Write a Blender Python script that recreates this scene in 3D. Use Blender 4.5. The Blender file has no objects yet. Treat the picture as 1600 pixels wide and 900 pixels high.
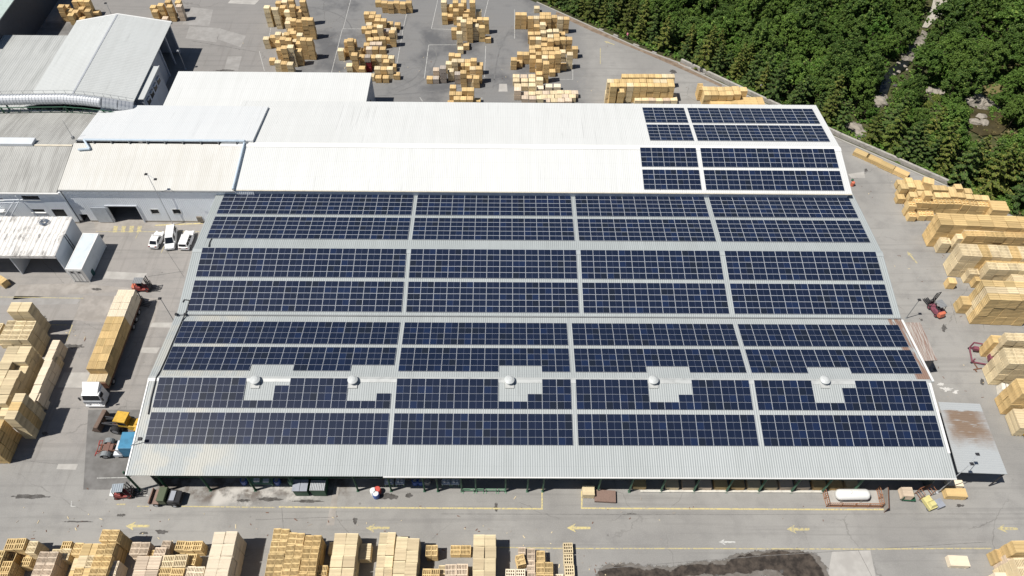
import bpy, bmesh, math, random
from mathutils import Vector, Matrix, Euler
R = math.radians
random.seed(7)
C = bpy.context.scene.collection
# ------------------------------------------------------------------ camera geometry (measured from the photograph)
F, PX, PY_ = 1175.07, 800.0, 450.0
CAMH = 103.0
def cam_axes(pitch, roll, yaw):
    cp, sp = math.cos(pitch), math.sin(pitch)
    fw, up, rt = Vector((0, cp, -sp)), Vector((0, sp, cp)), Vector((1, 0, 0))
    cr, sr = math.cos(roll), math.sin(roll)
    r2, u2 = cr*rt + sr*up, -sr*rt + cr*up
    m = Matrix.Rotation(yaw, 3, 'Z')
    return m @ r2, m @ u2, m @ fw
RT, UP, FW = cam_axes(R(52.393828), R(0.9717576), R(-0.8130352))
CAM = Vector((0, 0, CAMH))
def ray(px, py): return FW + RT*((px-PX)/F) - UP*((py-PY_)/F)
def at(px, py, z=0.0):
    v = ray(px, py); return CAM + v*((z-CAMH)/v.z)
def aty(px, py, y):
    v = ray(px, py); return CAM + v*(y/v.y)
def onpl(px, py, y0, z0, t):          # plane z = z0 + t*(y-y0)
    v = ray(px, py); s = (z0 - t*y0 - CAMH)/(v.z - t*v.y); return CAM + v*s
def proj(p):
    d = Vector(p) - CAM; z = d.dot(FW); return PX + F*d.dot(RT)/z, PY_ - F*d.dot(UP)/z
# ------------------------------------------------------------------ mesh building
class MB:
    def __init__(s): s.v, s.f, s.m = [], [], []
    def add(s, vs, fs, mi=0):
        o = len(s.v); s.v += [tuple(v) for v in vs]
        for f in fs: s.f.append([i+o for i in f]); s.m.append(mi)
        return s
    def box(s, x0, x1, y0, y1, z0, z1, mi=0, M=None):
        vs = [Vector(p) for p in ((x0,y0,z0),(x1,y0,z0),(x1,y1,z0),(x0,y1,z0),(x0,y0,z1),(x1,y0,z1),(x1,y1,z1),(x0,y1,z1))]
        if M: vs = [M @ v for v in vs]
        return s.add(vs, [(3,2,1,0),(4,5,6,7),(0,1,5,4),(1,2,6,5),(2,3,7,6),(3,0,4,7)], mi)
    def frus(s, b, t, z0, z1, mi=0, M=None):   # b,t = (x0,x1,y0,y1)
        vs = [Vector(p) for p in ((b[0],b[2],z0),(b[1],b[2],z0),(b[1],b[3],z0),(b[0],b[3],z0),(t[0],t[2],z1),(t[1],t[2],z1),(t[1],t[3],z1),(t[0],t[3],z1))]
        if M: vs = [M @ v for v in vs]
        return s.add(vs, [(3,2,1,0),(4,5,6,7),(0,1,5,4),(1,2,6,5),(2,3,7,6),(3,0,4,7)], mi)
    def prism(s, poly, z0, z1, mi=0):          # poly ccw in xy
        n = len(poly)
        vs = [(p[0],p[1],z0) for p in poly] + [(p[0],p[1],z1) for p in poly]
        fs = [tuple(range(n-1,-1,-1)), tuple(range(n,2*n))] + [(i,(i+1)%n,(i+1)%n+n,i+n) for i in range(n)]
        return s.add(vs, fs, mi)
    def tube(s, p0, p1, r0, r1=None, n=8, mi=0, cap=True):
        p0, p1 = Vector(p0), Vector(p1); r1 = r0 if r1 is None else r1
        d = (p1-p0).normalized(); a = d.orthogonal().normalized(); b = d.cross(a)
        vs = []
        for p, r in ((p0,r0),(p1,r1)):
            for i in range(n):
                t = 2*math.pi*i/n; vs.append(p + (a*math.cos(t)+b*math.sin(t))*r)
        fs = [(i,(i+1)%n,(i+1)%n+n,i+n) for i in range(n)]
        if cap: fs += [tuple(range(n-1,-1,-1)), tuple(range(n,2*n))]
        return s.add(vs, fs, mi)
    def path(s, pts, r, n=8, mi=0):
        for a, b in zip(pts[:-1], pts[1:]): s.tube(a, b, r, r, n, mi)
        return s
    def lathe(s, prof, c=(0,0,0), n=16, mi=0, axis='z'):   # prof [(r,h)]
        c = Vector(c); vs = []
        for r, h in prof:
            for i in range(n):
                t = 2*math.pi*i/n; q = (r*math.cos(t), r*math.sin(t), h)
                if axis == 'x': q = (h, r*math.cos(t), r*math.sin(t))
                if axis == 'y': q = (r*math.sin(t), h, r*math.cos(t))
                vs.append(c + Vector(q))
        fs = []
        for k in range(len(prof)-1):
            for i in range(n): fs.append((k*n+i, k*n+(i+1)%n, (k+1)*n+(i+1)%n, (k+1)*n+i))
        fs += [tuple(range(n-1,-1,-1)), tuple(range((len(prof)-1)*n, len(prof)*n))]
        return s.add(vs, fs, mi)
    def side(s, prof, mi=0):                 # prof [(x,z,halfwidth)] closed outline in xz, mirrored in y
        n = len(prof)
        vs = [(x,-w,z) for x,z,w in prof] + [(x,w,z) for x,z,w in prof]
        fs = [tuple(range(n)), tuple(range(2*n-1,n-1,-1))] + [(i,i+n,(i+1)%n+n,(i+1)%n) for i in range(n)]
        return s.add(vs, fs, mi)
    def quad(s, a, b, c, d, mi=0): return s.add([a,b,c,d], [(0,1,2,3)], mi)
    def mesh(s, name, mats):
        me = bpy.data.meshes.new(name); me.from_pydata(s.v, [], s.f)
        for m in (mats if isinstance(mats, (list,tuple)) else [mats]): me.materials.append(m)
        me.polygons.foreach_set('material_index', s.m)
        bm = bmesh.new(); bm.from_mesh(me); bmesh.ops.recalc_face_normals(bm, faces=bm.faces); bm.to_mesh(me); bm.free()
        me.update(); return me
    def build(s, name, mats, parent=None, smooth=False, bevel=0):
        me = s.mesh(name, mats); o = link(name, me, parent)
        if smooth: me.polygons.foreach_set('use_smooth', [True]*len(me.polygons))
        if bevel:
            md = o.modifiers.new('bevel', 'BEVEL'); md.width = bevel; md.segments = 2; md.limit_method = 'ANGLE'
        return o
def link(name, data, parent=None):
    o = bpy.data.objects.new(name, data); C.objects.link(o)
    if parent: o.parent = parent
    return o
def tag(o, label=None, cat=None, group=None, kind=None):
    if label: o['label'] = label
    if cat: o['category'] = cat
    if group: o['group'] = group
    if kind: o['kind'] = kind
    return o
def thing(name, label, cat, loc=(0,0,0), rz=0, group=None):
    o = link(name, None); o.location = loc; o.rotation_euler = (0,0,rz)
    o.empty_display_size = .3
    return tag(o, label, cat, group)
def struct(name, mb, m):
    return tag(mb.build(name, m), kind='structure')
def dup(root, loc, rz=0, label=None, group=None, scale=None):
    r = root.copy(); C.objects.link(r); r.location = loc; r.rotation_euler = (0,0,rz)
    if label: r['label'] = label
    if group: r['group'] = group
    if scale: r.scale = scale
    for ch in root.children:
        c = ch.copy(); C.objects.link(c); c.parent = r
        for g in ch.children:
            d = g.copy(); C.objects.link(d); d.parent = c
    return r
# ------------------------------------------------------------------ node materials
class G:
    def __init__(s, name, rough=.6, metal=0., spec=.3):
        s.m = bpy.data.materials.new(name); s.m.use_nodes = True
        s.t = s.m.node_tree; s.n = s.t.nodes; s.b = s.n['Principled BSDF']
        s.b.inputs['Roughness'].default_value = rough; s.b.inputs['Metallic'].default_value = metal
        s.b.inputs['Specular IOR Level'].default_value = spec
        s.co = None
    def L(s, a, b):
        if isinstance(a, (int,float)): b.default_value = a
        elif isinstance(a, tuple): b.default_value = a if len(a) == 4 else (*a, 1) if b.type == 'RGBA' else a
        else: s.t.links.new(a, b)
    def coord(s, which='Object'):
        if s.co is None: s.co = s.n.new('ShaderNodeTexCoord')
        return s.co.outputs[which]
    def pos(s): return s.n.new('ShaderNodeNewGeometry').outputs['Position']
    def island(s): return s.n.new('ShaderNodeNewGeometry').outputs['Random Per Island']
    def rnd(s): return s.n.new('ShaderNodeObjectInfo').outputs['Random']
    def math(s, op, a, b=0., c=0.):
        n = s.n.new('ShaderNodeMath'); n.operation = op
        for i, q in enumerate((a,b,c)): s.L(q, n.inputs[i])
        return n.outputs[0]
    def vscale(s, v, sc):
        n = s.n.new('ShaderNodeMapping'); s.L(v, n.inputs['Vector']); n.inputs['Scale'].default_value = sc; return n.outputs[0]
    def noise(s, v, scale, detail=4, rough=.55, out='Fac'):
        n = s.n.new('ShaderNodeTexNoise'); s.L(v, n.inputs['Vector']); n.inputs['Scale'].default_value = scale
        n.inputs['Detail'].default_value = detail; n.inputs['Roughness'].default_value = rough; return n.outputs[out]
    def voro(s, v, scale, feat='F1', out='Distance'):
        n = s.n.new('ShaderNodeTexVoronoi'); n.feature = feat; s.L(v, n.inputs['Vector']); n.inputs['Scale'].default_value = scale; return n.outputs[out]
    def ramp(s, f, a, b, lo=0., hi=1.):
        n = s.n.new('ShaderNodeMapRange'); n.interpolation_type = 'SMOOTHSTEP'; s.L(f, n.inputs[0])
        for i, q in enumerate((a,b,lo,hi)): n.inputs[i+1].default_value = q
        return n.outputs[0]
    def mix(s, f, a, b, mode='MIX'):
        n = s.n.new('ShaderNodeMix'); n.data_type = 'RGBA'; n.blend_type = mode
        s.L(f, n.inputs[0]); s.L(a, n.inputs[6]); s.L(b, n.inputs[7]); return n.outputs[2]
    def sep(s, v):
        n = s.n.new('ShaderNodeSeparateXYZ'); s.L(v, n.inputs[0]); return n.outputs
    def vadd(s, a, b):
        n = s.n.new('ShaderNodeVectorMath'); n.operation = 'ADD'; s.L(a, n.inputs[0]); s.L(b, n.inputs[1]); return n.outputs[0]
    def vmul(s, a, k):
        n = s.n.new('ShaderNodeVectorMath'); n.operation = 'SCALE'; s.L(a, n.inputs[0]); n.inputs['Scale'].default_value = k; return n.outputs[0]
    def boxmask(s, p, x0, x1, y0, y1, soft=1.):
        x, y, _ = s.sep(p)
        a = s.math('MULTIPLY', s.ramp(x, x0-soft, x0+soft), s.ramp(x, x1-soft, x1+soft, 1, 0))
        b = s.math('MULTIPLY', s.ramp(y, y0-soft, y0+soft), s.ramp(y, y1-soft, y1+soft, 1, 0))
        return s.math('MULTIPLY', a, b)
    def bump(s, h, st=.3, dist=.05):
        n = s.n.new('ShaderNodeBump'); n.inputs['Strength'].default_value = st; n.inputs['Distance'].default_value = dist
        s.L(h, n.inputs['Height']); s.t.links.new(n.outputs[0], s.b.inputs['Normal'])
    def col(s, c): s.L(c, s.b.inputs['Base Color']); return s.m
def dark(c, k): return tuple(x*k for x in c)
def paint(name, c, rough=.45, metal=0., spec=.4, dirt=.35, sc=1.2):
    g = G(name, rough, metal, spec); p = g.coord('Object')
    f = g.ramp(g.noise(p, sc, 6, .65), .42, .72)
    return g.col(g.mix(g.math('MULTIPLY', f, dirt), c, dark(c, .55)))
M = {}
def mk(k, *a, **b): M[k] = paint(k, *a, **b)
mk('white_paint', (.78,.78,.76), .35, dirt=.08)
mk('black_rubber', (.02,.02,.022), .8)
mk('dark_steel', (.035,.035,.04), .5)
mk('steel', (.32,.33,.34), .45, .3)
mk('glass_dark', (.010,.013,.018), .18, spec=.35, dirt=0)
mk('red_paint', (.29,.05,.042), .5, dirt=.6)
mk('orange_paint', (.60,.17,.10), .45)
mk('yellow_paint', (.62,.38,.05), .45, dirt=.6, sc=2.)
mk('green_dark', (.02,.09,.05), .5)
mk('green_pale', (.18,.33,.22), .6)
mk('olive', (.075,.095,.05), .55)
mk('blue_paint', (.06,.24,.40), .45, dirt=.6)
mk('blue_drum', (.05,.11,.36), .4)
mk('red_drum', (.55,.09,.07), .4)
mk('rust', (.30,.13,.07), .8, sc=4.)
mk('rust_brown', (.17,.085,.055), .8, sc=4.)
mk('maroon', (.22,.07,.10), .55)
mk('concrete', (.36,.345,.32), .9, sc=.8)
mk('bluegrey_wall', (.42,.46,.53), .6, sc=.4)
mk('pale_wall', (.62,.65,.69), .6, dirt=.2, sc=.4)
mk('cream', (.68,.62,.50), .7)
mk('grey_lid', (.30,.32,.37), .5)
mk('pipe_blue', (.50,.59,.68), .45)
mk('silver', (.55,.57,.60), .35, .35)
mk('headlight', (.7,.72,.75), .1, spec=.6, dirt=0)
mk('skin', (.45,.27,.19), .6, dirt=0)
mk('pink_cloth', (.62,.25,.33), .8, dirt=.1)
mk('navy_cloth', (.03,.035,.06), .8, dirt=.1)
mk('hair', (.03,.02,.015), .7, dirt=0)
mk('brown_sheet', (.25,.17,.14), .8, sc=3.)
# ------------------------------------------------------------------ world, sun, camera
SUNDIR = Vector((.52, .165, -1)).normalized()          # direction the light travels
scn = bpy.context.scene
w = bpy.data.worlds.new('World'); scn.world = w; w.use_nodes = True
nt = w.node_tree; bg = nt.nodes['Background']; sky = nt.nodes.new('ShaderNodeTexSky'); sky.sky_type = 'NISHITA'
sky.sun_disc = False
elev = math.asin(-SUNDIR.z); az = math.atan2(-SUNDIR.x, -SUNDIR.y)
sky.sun_elevation = elev; sky.sun_rotation = az; sky.air_density = 1.0; sky.dust_density = .6
nt.links.new(sky.outputs[0], bg.inputs[0]); bg.inputs[1].default_value = .05
sd = bpy.data.lights.new('sun', 'SUN'); sd.energy = 5.0; sd.angle = R(.5); sd.color = (1, .955, .88)
so = bpy.data.objects.new('sun', sd); C.objects.link(so); so.rotation_euler = SUNDIR.to_track_quat('-Z','Y').to_euler()
so.location = (-60, -10, 120)
cd = bpy.data.cameras.new('camera'); cd.sensor_width = 36; cd.lens = 36*F/1600; cd.clip_end = 6000; cd.clip_start = 1
co = bpy.data.objects.new('camera', cd); C.objects.link(co); scn.camera = co
mm = Matrix((RT, UP, -FW)).transposed().to_4x4(); mm.translation = CAM; co.matrix_world = mm
scn.view_settings.view_transform = 'Standard'; scn.view_settings.look = 'None'; scn.view_settings.gamma = 1
scn.view_settings.exposure = .12
# ------------------------------------------------------------------ terrain
EDGE = [Vector((at(*p).x, at(*p).y)) for p in ((700,-50),(835,3),(1000,75),(1140,135),(1310,215),(1470,285),(1600,345),(1760,418),(1900,480))]
EDGE[0] = EDGE[1] + (EDGE[1]-EDGE[2])*3
def edge_d(x, y):                      # signed distance beyond the yard edge (positive in the wood)
    p = Vector((x, y)); best = 1e9; sg = 1
    for a, b in zip(EDGE[:-1], EDGE[1:]):
        ab = b-a; t = max(0, min(1, (p-a).dot(ab)/ab.length_squared)); q = a+ab*t; d = (p-q).length
        if d < best:
            best = d; sg = 1 if (ab.x*(p.y-a.y)-ab.y*(p.x-a.x)) > 0 else -1
    return best*sg
def smooth(a, b, x):
    t = max(0, min(1, (x-a)/(b-a))); return t*t*(3-2*t)
from mathutils import noise as mn
def tz(x, y):
    d = edge_d(x, y)
    if d < .6: return -.08
    z = -.08 - 3.4*smooth(.6, 11, d) + 9*smooth(55, 140, d)
    return z + smooth(2, 10, d)*(mn.noise(Vector((x*.09, y*.09, 0)))*1.1 + mn.noise(Vector((x*.3, y*.3, 3)))*.3)
def att(px, py):
    z = -3
    for _ in range(8):
        p = at(px, py, z); z = tz(p.x, p.y)
    p.z = z; return p
xs = [-2500,-1200,-600,-300,-180,-130] + [-100+i*10 for i in range(10)] + [i*2.5 for i in range(0,72)] + [190,220,300,500,1000,2500]
ys = [-600,-100,0,20,40] + [50+i*2.5 for i in range(0,64)] + [215,240,300,450,800,1500,3000]
mb = MB(); nx = len(xs)
for y in ys:
    for x in xs: mb.v.append((x, y, tz(x, y)))
for j in range(len(ys)-1):
    for i in range(nx-1): mb.f.append((j*nx+i, j*nx+i+1, (j+1)*nx+i+1, (j+1)*nx+i)); mb.m.append(0)
g = G('forest_soil', .95, spec=.1); p = g.pos()
f1 = g.ramp(g.noise(p, .25, 6, .6), .4, .62); f2 = g.ramp(g.noise(p, 1.6, 5, .7), .45, .6)
c = g.mix(f1, (.035,.045,.018), (.075,.085,.03)); c = g.mix(g.math('MULTIPLY', f2, .6), c, (.10,.085,.055))
soil = g.col(c)
gr = struct('ground', mb, soil)
# ------------------------------------------------------------------ yard paving
g = G('yard_asphalt', .88, spec=.25); p0 = g.pos()
wob = g.vmul(g.noise(p0, .12, 4, .6, 'Color'), 6.0); p = g.vadd(g.vadd(p0, wob), (-3.,-3.,-3.))      # wobbling region edges
big = g.noise(p0, .05, 5, .6); med = g.noise(p0, .35, 6, .65); fine = g.noise(p0, 6., 4, .7)
base = g.mix(g.ramp(big, .38, .62), (.246,.239,.228), (.304,.296,.282))
# left yard is browner and darker, back yard is a dark bluish tarmac, the right yard is pale
left = g.boxmask(p, -140, -50, 48, 100, 3); base = g.mix(left, base, (.285,.268,.253))
back = g.boxmask(p, -50, 17, 118, 230, 3); base = g.mix(back, base, (.186,.186,.187))
backl = g.boxmask(p, -140, -50, 100, 230, 3); base = g.mix(backl, base, (.235,.225,.217))
base = g.mix(g.math('MULTIPLY', g.ramp(med, .43, .70), .42), base, (.19,.185,.18))
base = g.mix(g.math('MULTIPLY', g.ramp(fine, .4, .75), .22), base, (.42,.41,.39))
# tyre streaks along the lanes
st = g.noise(g.vscale(p0, (.035, 1.1, 1)), 1., 4, .6)
base = g.mix(g.math('MULTIPLY', g.ramp(st, .50, .68), .30), base, (.16,.155,.15))
st2 = g.noise(g.vscale(p0, (.9, .05, 1)), 1., 4, .6)
lane = g.boxmask(p0, -78, -46, 40, 160, 4)
base = g.mix(g.math('MULTIPLY', g.math('MULTIPLY', g.ramp(st2, .52, .7), lane), .28), base, (.15,.14,.13))
# dark soaked swirl in the back yard
sw = g.math('MULTIPLY', g.ramp(g.noise(p0, .09, 5, .6), .47, .66), back)
base = g.mix(g.math('MULTIPLY', sw, .75), base, (.085,.087,.095))
# dirt along the front of the hall
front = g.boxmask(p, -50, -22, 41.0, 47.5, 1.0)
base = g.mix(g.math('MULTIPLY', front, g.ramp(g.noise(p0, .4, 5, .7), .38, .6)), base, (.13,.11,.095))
fr2 = g.boxmask(p, -41, -25, 40.2, 43.0, .6)
base = g.mix(g.math('MULTIPLY', fr2, g.ramp(g.noise(p0, .33, 6, .65), .42, .58)), base, (.47,.45,.42))
# hairline cracks
pc = g.vadd(p0, g.vmul(g.noise(p0, .5, 4, .6, 'Color'), 1.6))
ck = g.ramp(g.voro(pc, .07, 'DISTANCE_TO_EDGE'), 0., .006, 1, 0)
ck = g.math('MULTIPLY', ck, g.ramp(g.noise(p0, .07, 2), .48, .60))
base = g.mix(g.math('MULTIPLY', ck, .4), base, (.08,.075,.07))
sp = g.math('MULTIPLY', g.ramp(g.voro(p0, .35), .02, .09, 1, 0), g.ramp(g.noise(p0, .2, 2), .5, .6))
base = g.mix(g.math('MULTIPLY', sp, .55), base, (.10,.095,.09))
g.bump(fine, .25, .02)
asph = g.col(base)
E0, E1 = EDGE[0], EDGE[-1]
poly = [(-900,-200),(400,-200)] + [(EDGE[i].x, EDGE[i].y) for i in range(len(EDGE)-1,-1,-1)] + [(-900, EDGE[0].y)]
mb = MB(); n = len(poly); mb.add([(x,y,0) for x,y in poly], [tuple(range(n))])
yard = struct('yard_asphalt', mb, asph)
def sheet(name, pts, m, z, kind='structure', px=True):
    mb = MB(); vs = [(lambda q: (q.x, q.y, z))(at(*q, z)) if px else (q[0], q[1], z) for q in pts]
    mb.add(vs, [tuple(range(len(vs)))]); o = mb.build(name, m); o['kind'] = kind
    return o
def patchmat(name, a, b, sc=.5):
    g = G(name, .9, spec=.2); p = g.pos(); f = g.ramp(g.noise(p, sc, 6, .65), .35, .68)
    c = g.mix(f, a, b); c = g.mix(g.math('MULTIPLY', g.ramp(g.noise(p, 4., 4, .7), .5, .75), .25), c, dark(a, .5)); return g.col(c)
pc1 = patchmat('pale_concrete', (.36,.345,.325), (.44,.425,.40)); pc2 = patchmat('grey_concrete', (.27,.26,.25), (.33,.32,.31)); pc3 = patchmat('dark_tar', (.14,.135,.13), (.20,.195,.19))
brn = patchmat('brown_concrete', (.27,.25,.23), (.36,.335,.31))
for nm, pts, m, z in (
  ('concrete_patch', ((299,11),(333,15),(327,41),(285,38)), pc2, .004), ('concrete_patch', ((360,0),(405,0),(398,7),(356,5)), pc1, .004),
  ('concrete_patch', ((345,45),(384,56),(376,74),(339,61)), pc2, .004), ('concrete_patch', ((296,41),(345,44),(338,66),(290,60)), pc2, .004),
  ('concrete_patch', ((356,88),(378,88),(372,110),(350,110)), pc2, .004),
  ('concrete_patch', ((50,0),(120,0),(100,33),(44,33)), brn, .004), ('concrete_patch', ((40,34),(122,36),(110,54),(32,52)), pc3, .004),
  ('concrete_patch', ((167,424),(230,427),(222,438),(161,435)), pc1, .004), ('concrete_patch', ((108,443),(135,444),(205,450),(205,455),(108,460),(20,468),(30,445)), brn, .004),
  ('concrete_patch', ((130,461),(250,466),(240,510),(115,500)), brn, .004), ('concrete_patch', ((238,504),(271,504),(266,512),(234,511)), pc1, .008),
  ('concrete_patch', ((222,543),(250,543),(245,552),(219,551)), pc1, .004), ('concrete_patch', ((100,582),(140,582),(134,606),(90,605)), pc1, .004),
  ('concrete_patch', ((91,725),(122,725),(118,734),(88,733)), pc1, .004), ('concrete_patch', ((138,640),(230,640),(200,765),(130,765)), pc3, .004),
  ('concrete_patch', ((0,462),(95,464),(130,462),(120,475),(0,477)), pc2, .004),
  ('concrete_patch', ((145,339),(330,345),(325,352),(150,362)), brn, .004), ('concrete_patch', ((522,759),(530,759),(522,821),(510,821)), brn, .004),
  ('concrete_patch', ((1300,862),(1360,860),(1372,920),(1290,920)), pc1, .004), ('concrete_patch', ((1180,132),(1215,132),(1212,139),(1182,139)), pc1, .004),
  ('concrete_patch', ((780,131),(792,131),(793,143),(779,143)), pc1, .004), ('concrete_patch', ((1325,272),(1350,268),(1352,278),(1330,278)), pc1, .004),
  ('concrete_patch', ((1500,500),(1640,505),(1640,512),(1502,507)), pc2, .004)): sheet(nm, pts, m, z)
def frac(pts, it=2, amp=.16, seed=1, loop=True):
    rr = random.Random(seed)
    for _ in range(it):
        out = []
        for (ax, ay), (bx, by) in zip(pts, pts[1:]+(pts[:1] if loop else [])):
            dx, dy = bx-ax, by-ay; k = (rr.random()-.5)*2*amp; out += [(ax,ay), ((ax+bx)/2-dy*k, (ay+by)/2+dx*k)]
        pts = out if loop else out+[pts[-1]]
    return pts
def blob(cx, cy, rx, ry, n=26, seed=0, rough=.35, rot=0):
    rr = random.Random(seed); out = []
    for i in range(n):
        t = 2*math.pi*i/n; k = 1 + rough*(rr.random()-.5)*2
        x, y = rx*k*math.cos(t), ry*k*math.sin(t)
        out.append((cx + x*math.cos(rot)-y*math.sin(rot), cy + x*math.sin(rot)+y*math.cos(rot)))
    return out
mudm = patchmat('wet_mud', (.038,.030,.025), (.11,.088,.07), .9); oilm = patchmat('oil_stain', (.07,.065,.06), (.12,.115,.11), 1.2)
dustm = patchmat('white_dust', (.5,.49,.47), (.6,.59,.57), 1.5)
mud = [(935,893),(950,889),(962,886),(975,885),(990,887),(1003,890),(1012,889),(1022,888),(1035,890),(1048,893),(1060,885),(1070,882),(1085,884),(1098,883),(1110,879),(1120,884),(1132,881),(1145,872),(1158,868),(1172,867),(1186,868),(1198,864),(1215,862),(1240,862),(1262,864),(1272,870),(1274,879),(1284,888),(1286,898),(1288,910),(1266,920),(1240,910),(1228,899),(1205,889),(1185,892),(1165,896),(1152,892),(1140,896),(1120,899),(1100,897),(1075,899),(1050,905),(1038,917),(985,926),(940,914)]
def softmat(name, a, b, sc=1., fr=1.3):
    g = G(name, .8, spec=.3); p = g.pos(); at_ = g.n.new('ShaderNodeAttribute'); at_.attribute_name = 'cover'
    c = g.mix(g.ramp(g.noise(p, sc, 6, .65), .35, .68), a, b); g.col(c)
    k = g.math('ADD', at_.outputs['Fac'], g.math('MULTIPLY', g.math('SUBTRACT', g.noise(p, fr, 6, .68), .5), 1.5))
    tr = g.n.new('ShaderNodeBsdfTransparent'); ms = g.n.new('ShaderNodeMixShader'); g.L(g.ramp(k, .34, .66), ms.inputs[0])
    g.t.links.new(tr.outputs[0], ms.inputs[1]); g.t.links.new(g.b.outputs[0], ms.inputs[2]); g.t.links.new(ms.outputs[0], g.n['Material Output'].inputs[0]); return g.m
def softstain(name, poly, m, z, soft=3., step=2.):
    """a stain whose cover fades across its outline (world-space mesh with a cover value per vertex)"""
    x0, x1 = min(p[0] for p in poly)-soft*2, max(p[0] for p in poly)+soft*2; y0, y1 = min(p[1] for p in poly)-soft*2, max(p[1] for p in poly)+soft*2
    nx, ny = max(3, int((x1-x0)/step)), max(3, int((y1-y0)/step)); mb = MB(); cov = []
    ed = list(zip(poly, poly[1:]+poly[:1]))
    for j in range(ny+1):
        for i in range(nx+1):
            x, y = x0+(x1-x0)*i/nx, y0+(y1-y0)*j/ny; ins = False; best = 1e9
            for (ax, ay), (bx, by) in ed:
                if (ay > y) != (by > y) and x < (bx-ax)*(y-ay)/(by-ay)+ax: ins = not ins
                l2 = (bx-ax)**2+(by-ay)**2 or 1e-9; t = max(0, min(1, ((x-ax)*(bx-ax)+(y-ay)*(by-ay))/l2)); best = min(best, math.hypot(x-ax-(bx-ax)*t, y-ay-(by-ay)*t))
            sd = best if ins else -best; cov.append(max(-.6, min(1.6, .5 + .5*sd/soft))); q = at(x, y, z); mb.v.append((q.x, q.y, z))
    for j in range(ny):
        for i in range(nx):
            f = [j*(nx+1)+i, (j+1)*(nx+1)+i, (j+1)*(nx+1)+i+1, j*(nx+1)+i+1]
            if max(cov[k] for k in f) > -.3: mb.f.append(f); mb.m.append(0)
    o = struct(name, mb, m); a = o.data.attributes.new('cover', 'FLOAT', 'POINT'); a.data.foreach_set('value', cov); return o
mudm = softmat('wet_mud', (.026,.021,.018), (.085,.068,.055), .9, .75); oilm = softmat('oil_stain', (.065,.06,.056), (.12,.115,.11), 1.2, 2.); dustm = softmat('white_dust', (.5,.49,.47), (.6,.59,.57), 1.5, 2.); damp = softmat('damp_patch', (.13,.115,.10), (.19,.175,.16), .8)
softstain('damp_patch', [(930,905),(940,884),(975,880),(1010,884),(1050,886),(1090,878),(1130,876),(1150,866),(1200,860),(1245,858),(1275,866),(1292,888),(1298,915),(1262,928),(1225,910),(1190,900),(1120,906),(1060,912),(1030,928),(960,934),(925,922)], damp, .0055, 7., 4.)
softstain('mud_patch', mud, mudm, .009, 5., 2.)
for i, (x, y, rx, ry) in enumerate(((47,776,26,3),(122,815,22,1.2),(252,831,8,3.5),(225,833,7,2),(555,814,3.5,4.5),(605,775,15,4.5),(639,774,5,4),(775,793,3,7),(1475,512,3.5,5.5),(1467,646,4,3),(1398,133,3.5,2),(1052,112,5,3),(1353,266,2.5,2.5),(350,110,14,1.2),(325,120,9,1.5),(1120,107,4,1.5),(1535,597,3,5),(1460,577,2,2),(1222,893,3,3),(1120,899,3,2),(420,780,18,2.6),(480,783,25,2),(380,782,9,2),(150,452,7,2),(60,497,11,4),(115,541,14,3),(190,805,6,2),(985,803,9,.8),(70,678,5,3),(1440,500,2,2),(1500,790,6,2))):
    softstain('oil_stain', blob(x, y, rx, ry, seed=i), oilm, .0145, max(.7, min(rx, ry)*.45), max(.5, min(rx, ry)*.3))
for i, (x, y, rx, ry) in enumerate(((1480,608,9,3),(1492,612,6,2.5),(1470,600,5,2))): softstain('white_dust', blob(x, y, rx, ry, seed=90+i, rough=.6), dustm, .0145, 1.2, .8)
# ------------------------------------------------------------------ painted markings
def linemat(name, c, wear=.5):
    g = G(name, .8, spec=.2); p = g.pos(); f = g.ramp(g.noise(p, 3.2, 6, .75), .46, .62)
    return g.col(g.mix(g.math('MULTIPLY', f, wear), c, (.27,.26,.25)))
ylw = linemat('yellow_marking', (.58,.49,.23), .75); ylw2 = linemat('faded_yellow', (.50,.43,.22), .95); wht = linemat('white_marking', (.52,.52,.50), .9)
def stripe(pts, wd, m, z=.016, name='road_marking'):
    P = [at(*q, z) for q in pts]; mb = MB()
    for a, b in zip(P[:-1], P[1:]):
        d = (b-a).normalized(); n_ = Vector((-d.y, d.x, 0))*wd/2; a2, b2 = a-d*wd/2, b+d*wd/2
        mb.quad(a2-n_, b2-n_, b2+n_, a2+n_); z += .0006
        for k in range(len(mb.v)-4, len(mb.v)): mb.v[k] = (mb.v[k][0], mb.v[k][1], z)
    return struct(name, mb, m)
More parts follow.
